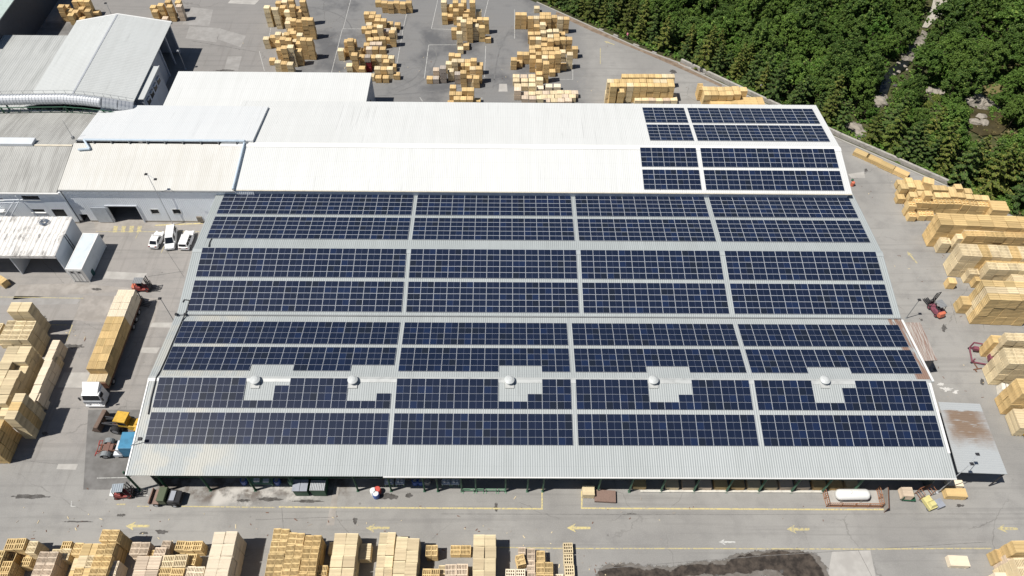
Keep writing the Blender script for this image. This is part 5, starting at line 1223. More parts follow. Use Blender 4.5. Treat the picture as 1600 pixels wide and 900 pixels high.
LV = {1:('only',),2:('lower','upper'),3:('lowest','middle','top'),4:('lowest','lower','upper','top'),5:('lowest','lower','middle','upper','top')}
def lvl(k, n): return LV[n][k]
def grid(pile, px, py, h, nc, nr, w, d, t, mat, levels=3, rz=0., missing=(), group=None, hs=None, jit=.05):
    """nc x nr columns of blocks; (px,py) is the image of the far left top corner; rows run towards us"""
    p = at(px, py, h); cs, sn = math.cos(rz), math.sin(rz)
    for r_ in range(nr):
        for c in range(nc):
            if (c, r_) in missing: continue
            lx, ly = (c+.5)*w, -(r_+.5)*d; x, y = p.x + lx*cs - ly*sn, p.y + lx*sn + ly*cs
            n = levels; hh = h
            if hs and (c, r_) in hs: n = max(1, levels+hs[(c, r_)]); hh = h*n/levels
            tt = t[(c+r_) % len(t)] if isinstance(t, (list,tuple)) else t; mt = mat[(c*2+r_*3) % len(mat)] if isinstance(mat, (list,tuple)) else mat
            for k in range(n):
                where = []
                if nr > 1: where.append((ORD[r_] if r_ else 'rear') + ' row')
                if nc > 1: where.append((ORD[c] if c else 'leftmost') + ' column')
                lab = ', '.join([f"{CN[mt]} {DESC[tt]}" + (f", {lvl(k, n)} level" if n > 1 else '')] + where + [pile])
                if len(lab.split()) > 16: lab = lab.replace(' level', '')
                if len(lab.split()) > 16: lab = lab.replace(' column', '')
                blk(tt, mt, x, y, k*hh/n, w, d, hh/n, rz, lab, group or pile, jit)
def scatter(pile, ox, oy, s, pts, w, d, lh, t, mats, rz=0., special=None):
    cols = []
    for i, (x, y, n) in enumerate(pts):
        p = at(ox+x/s, oy+y/s, n*lh); cols.append([p.x, p.y, n, i])
    for _ in range(60):
        mv = False
        for i in range(len(cols)):
            for j in range(i+1, len(cols)):
                a, b = cols[i], cols[j]; ox_ = w*1.02-abs(a[0]-b[0]); oy_ = d*1.02-abs(a[1]-b[1])
                if ox_ > 0 and oy_ > 0:
                    mv = True
                    if ox_ < oy_*1.25:
                        sg = 1 if a[0] >= b[0] else -1; a[0] += sg*ox_*.5; b[0] -= sg*ox_*.5
                    else:
                        sg = 1 if a[1] >= b[1] else -1; a[1] += sg*oy_*.5; b[1] -= sg*oy_*.5
        if not mv: break
    for x, y, n, i in cols:
        mt = (special or {}).get(i) or mats[prj.randrange(len(mats))]
        for k in range(n):
            what = 'lying alone at ground level' if n == 1 else (f'topping a column {("","","two","three","four","five")[n]} high' if k == n-1 else f'inside a column {("","","two","three","four","five")[n]} high')
            lab = f"{CN[mt]} {DESC[t]} {what} in the {pile}"
            blk(t, mt, x, y, k*lh, w, d, lh, rz, lab, f"{CN[mt]} boxes {what}, {pile}")
# --- piles along the bottom of the picture (left to right)
B = 'pile'
grid('low pile near bottom left corner', 12.5, 841, 3.4, 2, 2, 1.25, 1.55, 'slot4', 'pine', 3, hs={(0,1):-1,(1,1):-2})
grid('lone column beside the corner pile', 46, 845, 3.2, 1, 1, 1.2, 1.6, 'slot', 'pale', 3)
grid('smallest column behind bottom left piles', 97.5, 846, 1.4, 1, 1, 1.25, 1.1, 'slot4', 'pine', 1)
grid('low pale pair, bottom left', 83, 857, 2.4, 2, 1, 1.2, 1.5, 'slot', 'pale', 2)
grid('wide pile left of slatted tower', 117, 848, 3.2, 3, 4, 1.18, 1.6, ('slot','close','close'), ('pine','pale'), 3, hs={(0,1):-1,(0,2):-1})
grid('slatted tower below first road arrow', 160, 827.5, 4.6, 2, 1, 1.13, 1.55, 'slot', 'pine', 4)
grid('slatted pile before the slatted tower', 154, 848.5, 3.9, 2, 4, 1.13, 1.6, 'slot', ('pine','gold'), 3)
grid('big pinkish pile, bottom left', 63, 861, 3.6, 2, 3, 1.2, 1.6, 'slot8', 'pink', 3)
grid('bottom left corner pile', -6, 859, 3.6, 1, 3, 1.25, 1.6, 'slot4', 'pine', 3)
grid('inner bottom left corner pile', 5, 876, 3.4, 1, 2, 1.3, 1.5, 'slot4', 'gold', 2)
grid('shaded low column, bottom left', 36, 871, 2.2, 1, 1, 1.15, 1.2, 'slot4', 'pine', 2)
grid('white column right of slatted pile', 173, 876, 3.0, 1, 2, 1.15, 1.5, 'slot', 'white', 2)
grid('pinkish pile below first road arrow', 207, 847, 2.8, 2, 1, 1.2, 1.7, 'slot8', 'pink', 2)
grid('tiny yellow column among pinkish piles', 230, 859.5, 2.2, 1, 1, 1.05, 1.05, 'slot', 'pine', 2)
grid('square column among pinkish piles', 243, 855, 3.2, 1, 1, 1.5, 1.75, 'slot8', 'pink', 2)
grid('widest pinkish pile, bottom edge', 215, 868, 3.4, 2, 3, 1.6, 1.75, 'close', 'pink', 3)
grid('lone column behind the pinkish piles', 254, 844.5, 1.8, 1, 1, 1.2, 1.3, 'slot', 'pink', 2)
grid('low row left of white tower', 275.5, 845, 2.3, 3, 1, 1.2, 1.3, 'slot4', 'pine', 2)
grid('slatted pair left of white tower', 254.5, 866.5, 3.2, 2, 3, 1.65, 1.65, 'slot8', ('pale','pine'), 3)
grid('shaded column left of white tower', 291, 864.5, 2.4, 1, 1, 1.5, 1.5, 'slot', 'pine', 2)
grid('white slatted pile before white tower', 291, 885, 2.8, 2, 2, 1.25, 1.5, 'slot', 'white', 2)
grid('tall white tower, bottom edge', 335.5, 830, 4.8, 2, 5, 1.5, 1.62, 'close2', 'white', 4)
grid('left yellow block, bottom edge', 427.5, 825.5, 3.9, 2, 5, 1.05, 1.62, 'slot', 'pine', 3)
grid('middle yellow block, bottom edge', 452, 832, 3.9, 2, 5, 1.05, 1.62, 'slot', 'pine', 3)
grid('right yellow block, bottom edge', 477, 836, 4.1, 2, 5, 1.05, 1.62, 'slot', 'gold', 3)
grid('small column beside right yellow block', 497, 883, 3.0, 1, 2, 1.3, 1.5, 'slot', 'pine', 2)
grid('low column hidden behind pale pile', 515, 847, 1.6, 1, 1, 1.1, 1.6, 'close', 'pale', 1)
grid('pale pile right of yellow blocks', 523, 832, 3.7, 2, 5, 1.58, 1.52, 'close', 'pale', 3)
grid('low shaded column between pale piles', 563, 848, 1.7, 1, 1, 1.5, 2.2, 'close', 'pale', 1)
grid('narrow pile below second road arrow', 593, 831, 3.0, 2, 5, 1.1, 1.56, 'close', 'pale', 3, hs={(1,4):-1})
grid('inner pale line, second road arrow', 619, 838, 3.7, 1, 5, 1.55, 1.58, 'close', 'pale', 3)
grid('outer pale line, second road arrow', 637, 840, 3.7, 1, 5, 1.55, 1.6, 'close', 'pale', 3)
grid('small pair right of pale lines', 666, 851, 2.2, 2, 1, .78, 1.5, 'slot4', 'pine', 2)
grid('low yellow pair, bottom middle', 704, 851, 1.3, 2, 1, 1.38, 1.3, 'slot8', 'pine', 1)
grid('wide yellow pile, bottom middle', 660, 888, 2.6, 2, 2, 1.15, 1.6, 'slot4', 'pine', 2)
grid('single column before low yellow pair', 686, 883, 1.8, 1, 1, .95, 1.2, 'slot', 'pale', 1)
grid('pinkish slatted pile, bottom middle', 696, 881, 2.4, 2, 2, 1.5, 1.5, 'slot8', 'pink', 2)
grid('tall pale pile, bottom middle', 740, 834.5, 3.7, 2, 6, 1.5, 1.55, 'close', 'pale', 3)
grid('rear left of the loose group', 810, 854.5, 1.3, 1, 1, 1.0, 1.5, 'slot', 'pink', 1)
grid('tilted column of the loose group', 805, 868, 2.0, 1, 1, 1.15, 1.4, 'slot', 'pine', 2, rz=R(14))
grid('middle line of the loose group', 823, 857, 1.3, 1, 4, 1.1, 1.55, 'slot', 'pink', 1)
grid('rear right of the loose group', 838, 860, 1.5, 1, 1, 1.15, 1.5, 'slot', 'pine', 1)
grid('front right of the loose group', 837.5, 877.5, 1.5, 2, 2, 1.13, 1.5, 'slot', 'pine', 1)
grid('front left of the loose group', 790, 889, 1.8, 2, 1, 1.3, 1.4, 'slot12', 'white', 1)
grid('lone line beside the loose group', 880, 848, 1.0, 1, 4, 1.32, 1.45, 'slot12', 'pale', 1)
grid('lone low pallet, bottom edge', 863, 897, .6, 1, 1, 1.5, 1.4, 'slot', 'white', 1)
grid('lying alone on the road', 1480, 867, 1.0, 1, 1, 2.7, 1.45, 'pack', 'white', 1, rz=R(-2))
for i, (x, y, h, w_, d_, t, mt, n, lab) in enumerate(((1554,857,2.4,1.6,1.6,'close','gold',2,'rear left tower, bottom right corner'),(1569,866,3.4,1.3,1.3,'slot8','pink',3,'narrowest tower, bottom right corner'),(1583,871,5.4,1.7,2.6,'slot8','pale',4,'tall slatted tower, bottom right corner'),(1553,894,2.6,1.9,1.4,'pack','white',2,'front tower, bottom right corner'),(1580,844,5.8,2.2,1.6,'close','gold',4,'rear right tower, bottom right corner'))):
    grid(lab, x, y, h, 1, 1, w_, d_, t, mt, n)
# --- left yard
grid('tallest rear pile, left edge', 18, 471.5, 6.4, 2, 1, 1.65, 1.9, 'close', 'pale', 5)
grid('slatted pile, left edge', 12, 500.5, 5.0, 3, 2, 1.5, 1.85, 'slot8', 'pale', 4)
grid('cut off column, left edge', -12, 504, 4.6, 1, 1, 1.8, 1.9, 'slot', 'pale', 4)
grid('long double row, left edge', 12, 540.5, 5.0, 2, 8, 1.85, 1.42, 'close', 'pale', 4, hs={(1,2):-1,(1,7):-1})
grid('rear of narrow lorry side row', 82.7, 530.7, 2.8, 1, 2, 1.2, 1.9, 'close', 'white', 2)
grid('low gap in lorry side row', 80.0, 557, 2.0, 1, 1, 1.2, 1.4, 'close', 'pale', 2)
grid('middle of lorry side row', 70.5, 561, 3.1, 1, 6, 1.2, 1.52, 'close', 'white', 3)
grid('front step of lorry side row', 47.0, 614, 2.9, 1, 1, 1.7, 1.3, 'close', 'white', 3)
grid('tall front block beside lorry row', 24, 614, 6.3, 1, 3, 1.55, 1.42, 'close', ('pale','gold'), 5)
grid('front block, far left edge', -14, 655, 5.2, 1, 3, 1.9, 1.5, 'pack', 'gold', 4)
grid('beside the open shed', 0, 430, 1.4, 1, 1, 1.8, 1.2, 'box', 'gold', 1, rz=R(-30))
# --- load on the lorry
nL = 12; xs_ = -LL+.1; Lb = LL-.1-2.95; dl = Lb/nL
for r_ in range(nL):
    for c in range(2):
        n = 2 if r_ not in (0, nL-1) else (1 if r_ == nL-1 else 2); mt = 'white' if r_ < 4 else ('gold' if r_ < nL-1 else 'pale')
        for k in range(n):
            q = ML @ Vector((xs_+(r_+.5)*dl, (c-.5)*1.4, 1.37 + k*1.42)); hh = 1.42 if r_ else 1.2
            nm_ = ('rear' if r_ == 0 else (ORD[r_]+' from the rear'))
            blk('close', mt, q.x, q.y, q.z, dl, 1.4, hh, rzL, f"{CN[mt]} pallet stack, {'upper' if k else 'lower'} {nm_} on the {'right' if c == 0 else 'left'} side of the lorry", 'pallet stacks loaded on the lorry', .015)
# --- right yard: bins
bins_t = [(685,475,2),(750,480,2),(805,482,2),(870,485,2),(940,485,2),(1000,488,2),(1075,495,2),(1145,500,2),(1215,505,2),(1285,510,2),(610,515,2),(600,585,1),(695,590,1),(765,592,1)]
bins_b = [(615,420,2),(690,418,2),(745,402,3),(840,425,2),(910,425,2),(985,420,2),(1040,425,2),(1115,440,2),(1180,445,2),(1245,450,2),(545,360,2),(500,430,1),(605,335,2),(660,355,2),(815,360,2),(895,362,2),(970,375,2),(1000,350,2),(1100,390,2),(505,312,1),(590,290,1),(640,315,1)]
scatter('lattice topped rows near the wood', 1320, 230, 5.714, bins_t, 1.42, 1.35, 1.35, 'bin', ('gold','pine'), R(-3))
scatter('back bin rows near the wood', 1320, 230, 5.714, bins_b, 1.42, 1.35, 1.35, 'box', ('gold','pine'), R(-3))
blk('box', 'gold', at(1451,283,2).x, at(1451,283,2).y, 0, 2.0, 1.7, 2.2, R(-20), 'tilted golden box standing behind the rows of bins along the wall', None)
q_ = at(1562, 321, 3); blk('pack', 'gold', q_.x, q_.y, 0, 3.2, 2.6, 3.0, R(-4), 'big golden pack at the right end of the bins by the trees', None)
# --- right yard: tall packs
RT_ = [('rearmost tall row, right yard', 1462.7,332,6.0,7,2,2.35,1.45,'close','gold',3,-3),
 ('second tall row, right yard', 1503,352,4.9,7,2,1.75,1.25,'slot8',('pale','gold'),3,-2), ('step of second tall row', 1490,357.5,3.9,1,2,1.3,1.2,'close','pale',3,-2), ('front column of second tall row', 1468,369.5,2.7,1,1,1.75,1.6,'slot8','pale',2,-4),
 ('third tall row, right yard', 1496.5,380,5.8,7,2,1.68,1.4,'slot8',('pale','gold','pale'),3,-3), ('low column before third row', 1511,417,2.6,1,1,1.7,1.6,'slot8','pale',2,-3), ('base block before third row', 1521,428,2.0,1,1,1.7,1.6,'close','gold',1,-3),
 ('fourth tall row, right yard', 1535.6,398,4.9,5,2,1.75,1.6,'slot8',('gold','pale'),3,-3), ('pale block before fourth row', 1575.7,419.5,3.8,3,2,1.9,1.5,'close','pale',2,-3),
 ('long fifth row, right yard', 1533.5,437,7.0,5,3,1.75,1.35,'close',('pine','pale'),3,-2), ('low stack beside fifth row', 1500,461.5,2.6,1,1,1.75,1.9,'close','pine',2,-5), ('alone left of the tall rows', 1480.5,433,1.7,1,1,1.35,1.3,'box','gold',1,-6),
 ('rear group beside maroon frame', 1569,519,6.2,3,1,1.6,1.5,'slot8','pale',4,-3), ('low block beside maroon frame', 1547.5,523,4.2,1,1,2.3,1.5,'close','gold',3,-3), ('tall group beside maroon frame', 1566.5,543,6.4,4,2,1.55,1.45,'slot8','pale',4,-3),
 ('front group, right edge', 1587.5,590.5,6.4,3,2,1.5,1.35,'close','gold',4,-3), ('long timbers, right edge', 1582,637,2.6,2,1,1.5,3.4,'pack','pale',1,-4)]
for a in RT_: grid(a[0], *a[1:10], a[10], R(a[11]))
wb = thing('wrapped_bundle', 'white wrapped bundle with dark straps between the tall pallet groups, right edge', 'bundle', at(1565,612), R(-15))
mb = MB(); mb.frus((-.8,.8,-.8,.8),(-.65,.7,-.6,.65),0,1.5); mb.frus((-.65,.7,-.6,.65),(-.4,.35,-.35,.4),1.5,1.75); mb.build('bundle', paint('white_wrap', (.72,.68,.60), .6, dirt=.4, sc=3.), wb, bevel=.1)
mb = MB()
for x in (-.35,.35): mb.path([(x-.03,-.83,.02),(x,-.64,1.53),(x*.7,-.35,1.78),(x*.7,.38,1.78),(x,.68,1.53),(x+.03,.83,.02)], .035, 5)
mb.build('strap', M['dark_steel'], wb)
# four long packs lying along the wall
for k, (x, y, o_) in enumerate(((1346,241.5,'nearest the white hall'),(1365,250,'second from the white hall'),(1386,260.5,'third from the white hall'),(1407,270,'farthest from the white hall'))):
    p = at(x, y, .5); blk('pack', 'gold' if k else 'pine', p.x, p.y, 0, 3.1, 1.5, .95, R(-38), f"low yellow timber pack along the concrete wall, {o_}", 'timber packs along the wall', .02)
# --- back yard
W_, D_, LH = 1.34, 1.28, 1.24
c1 = [(280,25,3),(340,12,3),(425,8,4),(488,5,5),(325,80,3),(395,65,4),(485,100,3),(130,80,4),(195,105,3),(238,100,4),(315,130,3),(382,130,3),(462,160,2),(530,120,3),(400,222,2),(455,240,3),(390,272,2),(525,255,3),(590,228,4),(660,230,4),(350,240,1),(425,368,2),(130,465,2),(200,445,2),(265,415,3),(325,420,2),(375,410,3),(455,400,3),(532,432,3),(310,500,2),(370,468,3),(455,500,2),(522,508,2),(590,475,4),(640,480,4),(325,465,3),(285,600,3),(350,575,4),(425,565,4),(505,610,3),(200,722,1),(265,752,2),(340,765,2),(415,775,2)]
scatter('leftmost pile behind the annex', 400, 0, 7.825, c1, W_, D_, LH, 'box', ('honey','honey','honey','pale'))
c2 = [(370,138,2),(432,140,2),(422,178,2),(485,172,2),(483,212,2),(552,215,3),(615,248,2),(700,255,1),(372,260,2),(358,298,1),(415,290,2),(455,275,2),(512,285,3),(385,350,2),(447,340,2),(580,325,2),(640,340,3),(655,312,2),(425,420,2),(467,415,2),(528,408,2),(590,410,1),(133,440,3),(195,430,4),(262,445,3),(328,475,2),(268,520,2),(330,535,1),(408,468,2),(468,468,2),(395,520,2),(455,520,2),(540,520,2),(85,535,2),(150,545,1),(225,585,4),(312,605,3),(445,612,2),(502,605,2),(548,610,2),(578,655,2),(622,620,2),(187,700,2),(315,730,2),(655,705,1),(488,740,2),(560,740,2),(630,735,2),(440,815,1),(490,818,1),(570,830,1),(640,795,1)]
scatter('second pile behind the annex', 520, 0, 6.923, c2, W_, D_, LH, 'box', ('honey','honey','honey','pale'), 0, {28:'pink',29:'pink',30:'pink',15:'grey',47:'pale'})
q_ = at(520+388/6.923, 690/6.923, 1.5)
for k in range(3): blk('box', 'red' if k < 2 else 'grey', q_.x, q_.y-.3, k*LH, W_, D_, LH, 0, f"{'dark red' if k < 2 else 'grey topped'} box, {('lowest','middle','top')[k]} of the red column in the back yard", None)
c2b = [(590,20,2),(640,28,2),(690,22,2),(740,30,2),(790,20,2),(500,12,1),(545,20,1)]
scatter('rough pile at the top edge', 520, 0, 6.923, c2b, 1.42, 1.3, 1.3, 'pack', ('honey','gold'))
c3 = [(240,10,3),(290,12,3),(385,10,3),(437,12,4),(262,48,2),(382,42,3),(318,85,3),(428,90,2),(498,90,2),(218,122,2),(265,130,1),(400,132,3),(350,158,2),(392,178,4),(437,165,4),(480,178,3),(525,160,3),(572,160,3),(350,210,2),(490,218,3),(535,228,3),(437,192,4),(300,250,2),(348,280,3),(590,320,1),(405,380,1),(357,415,1)]
scatter('white marked bay pile', 655, 0, 5.523, c3, W_, D_, LH, 'box', ('honey','honey','gold','pale'))
c3b = [(292,470,2),(320,475,2),(258,540,2),(315,520,3),(365,525,2),(413,525,2),(463,525,3),(515,550,2),(375,550,2),(410,555,2),(462,575,2),(515,585,3),(145,605,2),(205,580,3),(272,605,2),(337,630,2),(390,618,3),(92,670,1),(145,660,1),(430,670,1),(437,690,1),(484,665,2)]
scatter('mixed pile behind the white roof', 655, 0, 5.523, c3b, W_, D_, LH, 'box', ('honey','honey','pale'), 0, {12:'pink',13:'grey',14:'pale',15:'grey',18:'grey'})
c3c = [(290,745,2),(395,770,2),(447,768,3),(285,805,2),(340,805,2),(322,845,2),(380,845,2),(440,845,2),(500,860,1),(270,880,1)]
scatter('half hidden pile behind white roof', 655, 0, 5.523, c3c, W_, D_, LH, 'box', ('honey','gold'))
c4 = [(272,62,1),(125,118,3),(170,118,3),(178,155,2),(220,150,3),(270,150,3),(325,118,3),(370,118,3),(322,155,3),(370,155,3),(420,140,3),(468,155,3),(515,155,3),(320,195,3),(272,220,2),(330,220,2),(220,285,2),(275,285,2),(330,260,2),(375,262,2),(435,262,2),(488,285,1),(235,330,2),(285,330,2),(335,335,2),(385,310,2),(440,305,2),(390,345,3),(440,335,3),(498,330,3),(548,330,3),(600,410,2),(230,405,2),(282,400,2),(332,382,2),(330,420,2),(385,418,2),(437,420,2),(128,460,2),(180,460,2),(230,440,2),(285,460,2),(345,455,3),(400,455,3),(460,450,4),(495,440,2),(542,462,3),(72,508,2),(120,530,1),(235,488,3),(290,525,3),(345,490,3),(390,490,3),(350,540,4),(510,555,1),(405,610,1),(290,630,2)]
scatter('largest pile near the trees', 790, 0, 5.523, c4, W_, D_, LH, 'box', ('honey','honey','honey','pale'))
c4b = [(90,655,1),(158,655,1),(225,655,1),(92,690,1),(162,690,1),(228,690,1),(295,690,2),(105,740,2),(165,730,1),(165,765,2),(230,740,2),(300,740,1),(375,738,1),(447,738,1),(192,800,1),(250,800,1),(300,800,1),(350,800,1),(402,800,1),(455,800,1),(505,795,1),(550,795,1),(190,838,2),(245,840,2),(300,838,2),(350,830,1),(402,830,1),(455,825,1),(505,825,1),(550,825,1),(355,862,1),(410,862,1),(470,862,1),(520,858,1)]
scatter('ordered rows behind the white roof', 790, 0, 5.523, c4b, 1.5, 1.25, 1.24, 'box', ('pale','pale','pink'), 0, {11:'white',12:'white',13:'white'})
c5 = [(205,55,3),(255,55,2),(300,92,2),(345,5,3),(400,5,3),(460,5,3),(300,128,2),(395,78,2),(450,95,2),(510,105,1),(350,100,2),(390,165,1)]
scatter('pile left behind the grey gable', 60, 0, 5.926, c5, W_, D_, LH, 'box', ('honey','gold'))
c5b = [(1060,60,2),(1130,40,3),(1215,55,3),(1300,50,3),(1080,100,2),(1170,165,1),(1290,15,2),(1200,10,3)]
scatter('pile right behind the grey gable', 60, 0, 5.926, c5b, W_, D_, LH, 'box', ('honey','pink','gold'))
row6 = [(240+55*i,108,2) for i in range(8)] + [(112,158,4),(170,156,3),(225,156,3),(275,156,3),(330,156,3),(385,156,3),(440,156,3),(495,158,3),(545,158,3),(600,156,3)] + [(112,188,4),(170,190,3),(228,192,3),(280,192,3),(335,190,3),(390,190,3),(440,188,3),(495,190,3),(545,190,3),(615,190,3)] + [(180,245,3)]
scatter('golden rows behind the roof', 940, 100, 5.926, row6, 1.42, 1.3, 1.4, 'box', ('gold','gold','pale'))
row6b = [(340,285,1),(405,282,1),(470,278,1),(530,290,1),(600,286,1),(652,286,1),(340,322,1),(415,322,1),(480,322,1),(530,322,1),(600,320,1),(652,320,1)]
scatter('low rows before golden rows', 940, 100, 5.926, row6b, 1.5, 1.3, 1.3, 'box', ('pink','pale'))
row7 = [(985+62*i,232,2) for i in range(6)] + [(985,262,2),(1058,265,2),(1128,266,2),(1190,264,2),(1250,256,2)]
scatter('golden rows at the wall', 940, 100, 5.926, row7, 1.55, 1.4, 1.5, 'box', ('gold','pine'))
for i in range(8):
    p = at(940+(1040+i*62)/5.926, 100+345/5.926, 1.5); blk('pack', 'gold', p.x, p.y, 0, 1.5, 3.0, 1.5, 0, f"long golden pack, {ORD[i]} from left in the front row at the wall corner", 'long packs at the wall corner')
p = at(1093,143,1.6); blk('slot4', 'gold', p.x, p.y, 0, 1.1, 2.2, 3.0, 0, 'golden slatted crate at the left end of the wall corner rows', None)
# --- single pieces at the hall front
p = at(919.5,766,1.2); blk('pack', 'pale', p.x, p.y, 0, 1.75, 1.5, 1.3, 0, 'pale pallet box beside the yellow corner line before the hall', None)
p = at(1494,770,1.0); blk('pack', 'gold', p.x, p.y, 0, 3.0, 1.35, 1.2, R(-3), 'long yellow timber pack at the front right corner of the hall', None)
p = at(1492,755,.8); blk('pack', 'white', p.x, p.y, 0, 2.3, 1.0, .9, R(-2), 'pale timber pack behind the long yellow pack at the hall corner', None)
p = at(1418,768,1.7); blk('close', 'pink', p.x, p.y, .46, 1.55, 1.45, 1.35, R(-4), 'pale crate riding on the green wheeled cart', None)
for k in range(7):
    xa = at(985+51*k, 766).x
    for j in range(2):
        xx = xa + .35 + j*2.3 + .9
        lab = f"{'left' if j == 0 else 'right'} pack in {ORD[k]} bay from left behind the white plinth"
        if not (k == 0 and j == 1): blk('pack', ('gold','pale','pink')[(k+j)%3], xx, yp+.75, .0, 1.9, 1.3, 1.0, 0, lab, None)
        if (k+j) % 3: blk('pack', ('gold','pink','pale')[(k*2+j)%3], xx, yp+.95, 3.27, 1.8, 1.1, .8, 0, lab.replace('pack in', 'shelf pack in'), None)
for k, px in enumerate((563,570,581,640,647,660,668,676)):
    xx = at(px, 764).x; blk('box', ('pale','honey')[k%2], xx, yp+1.5, 3.27, 1.0, .9, .9, 0, f"{('pale','honey coloured')[k%2]} box on the shelf under the eave, {ORD[k]} from left", None)
# --- create: at most 300 of a kind as things, the rest of that kind as one object
LIM = 300
cnt = {}
groups = {}
for i, b in enumerate(BL): groups.setdefault(NM[b[0]], []).append(i)
# which blocks show largest from the camera: cast a coarse grid of view rays at the boxes and the hall roofs
from mathutils.bvhtree import BVHTree
bv, bp, owner = [], [], []
def addbox(Mx, who):
    o = len(bv)
    for z in (0, 1):
        for x, y in ((-.5,-.5),(.5,-.5),(.5,.5),(-.5,.5)): bv.append(Mx @ Vector((x,y,z)))
    for f in ((4,5,6,7),(0,1,5,4),(1,2,6,5),(2,3,7,6),(3,0,4,7)): bp.append([i+o for i in f]); owner.append(who)
for i, b in enumerate(BL): addbox(b[2], i)
for x0, x1, ya, za, yb, zb in ((x3l,x3r,y3e,zr(P3F,y3e),y3r,zr(P3F,y3r)), (x1m-4,x1r,y1r,zr(P1F,y1r),y1b,zr(P1B,y1b)), (xa0,xa1,y1b,za_,ya1,za_), (xg0,xg1,ygn,zg,ygf,zg)):
    o = len(bv); bv += [Vector(q) for q in ((x0,ya,za),(x1,ya,za),(x1,yb,zb),(x0,yb,zb))]; bp.append([o,o+1,o+2,o+3]); owner.append(-1)
tree_ = BVHTree.FromPolygons(bv, bp); seen = {}
for py in range(1, 900, 2):
    for px in range(1, 1600, 2):
        if 250 < px < 1380 and 180 < py < 745: continue
        hit = tree_.ray_cast(CAM, ray(px, py))
        if hit[2] is not None: seen[owner[hit[2]]] = seen.get(owner[hit[2]], 0) + 1
keep = {}
for nm, ids in groups.items():
    for i in sorted((i for i in ids if seen.get(i, 0) > 0), key=lambda i: -seen[i])[:LIM]: keep[i] = 1
for nm, ids in groups.items():
    ind = [i for i in ids if i in keep]
    st_ = [i for i in ids if i not in set(ind)]
    for i in ind:
        t, m, Mx, lab, grp = BL[i]; o = link(NM[t], um(t, m)); o.matrix_world = Mx
        tag(o, lab, CATS[nm], grp); o['bid'] = i
    if st_:
        mb = MB(); mats = list(WM.values()); mk_ = list(WM)
        for i in st_:
            t, m, Mx, lab, grp = BL[i]; src = TM[t]; mb.add([Mx @ Vector(v) for v in src.v], src.f, mk_.index(m))
        tag(mb.build(nm+'s', mats), f"remaining {CATS[nm]}s, inner and lower layers of the piles in the yard", CATS[nm]+'s', kind='stuff')
print('BLOCKS', {k: len(v) for k, v in groups.items()})

# loose scraps of wood and bark on the paving around the piles
sr = random.Random(33); mb = MB(); nsc = 0
spots = ((40,835,60),(230,840,90),(430,822,60),(600,822,90),(760,840,60),(900,880,50),(60,560,60),(110,520,30),(1450,420,50),(1490,480,50),(1540,600,50),(440,60,60),(580,90,60),(720,110,60),(850,90,60),(1000,140,60),(1400,300,40),(700,768,160),(1100,775,160),(150,800,80))
for cx, cy, sp in spots:
    for _ in range(16):
        q = at(cx+sr.gauss(0,sp), cy+sr.gauss(0,sp*.25))
        if edge_d(q.x, q.y) > -.5 or (x3l-1 < q.x < x3r+1 and y3e-.3 < q.y < y1b): continue
        a = sr.random()*3.14; l = .06+.24*sr.random()**2; w_ = .025+.035*sr.random()
        mb.box(-l, l, -w_, w_, .014, .045, sr.randrange(3), Matrix.Translation((q.x, q.y, .01)) @ Matrix.Rotation(a, 4, 'Z'))
tag(mb.build('wood_scraps', [WM['pale'], WM['grey'], M['rust_brown']]), 'small loose wood scraps scattered on the paving around the piles', 'wood scraps', kind='stuff')
# ------------------------------------------------------------------ vegetation
def leafmat(name, a, b, c):
    g = G(name, .6, spec=.25); i = g.island(); r = g.rnd()
    k = g.mix(i, a, b); k = g.mix(g.ramp(i, .88, .93), k, c)
    k = g.mix(g.ramp(r, .0, .45, .5, 0), k, dark(a, .7)); k = g.mix(g.ramp(r, .6, 1., 0, .55), k, (.11,.175,.030)); g.col(k)
    tr = g.n.new('ShaderNodeBsdfTranslucent'); g.L(k, tr.inputs['Color']); ms = g.n.new('ShaderNodeMixShader'); ms.inputs[0].default_value = .22
    g.t.links.new(g.b.outputs[0], ms.inputs[1]); g.t.links.new(tr.outputs[0], ms.inputs[2]); g.t.links.new(ms.outputs[0], g.n['Material Output'].inputs[0])
    return g.m
lm_dark = leafmat('leaf_dark_green', (0.049, 0.099, 0.018), (0.110, 0.179, 0.034), (0.207, 0.276, 0.062))
lm_mid = leafmat('leaf_mid_green', (0.069, 0.136, 0.023), (0.138, 0.235, 0.041), (0.248, 0.345, 0.076))
lm_brt = leafmat('leaf_bright_green', (0.067, 0.159, 0.022), (0.131, 0.241, 0.039), (0.221, 0.331, 0.069))
lm_con = leafmat('needle_green', (0.057, 0.113, 0.028), (0.124, 0.193, 0.047), (0.262, 0.290, 0.076))
lm_yel = leafmat('needle_yellow', (0.103, 0.145, 0.030), (0.207, 0.241, 0.049), (0.359, 0.304, 0.083))
lm_dry = leafmat('dry_grass', (.15,.13,.055), (.22,.18,.085), (.12,.13,.04))
bark = paint('bark', (.10,.08,.06), .9, sc=3.)
tr_ = random.Random(21)
def leaf(mb, p, n, s, mi=0):
    n = n.normalized(); a = n.orthogonal().normalized(); a.rotate(Matrix.Rotation(tr_.random()*6.28, 3, n)); b = n.cross(a)
    l, w_ = s, s*(.45+.3*tr_.random()); k = s*.18
    mb.add([p-a*l*.5, p+b*w_*.5+n*k, p+a*l*.5-n*k*.6, p-b*w_*.5+n*k*.5], [(0,1,2),(0,2,3)], mi)
def rv():
    while True:
        v = Vector((tr_.uniform(-1,1), tr_.uniform(-1,1), tr_.uniform(-1,1)))
        if .05 < v.length < 1: return v.normalized()
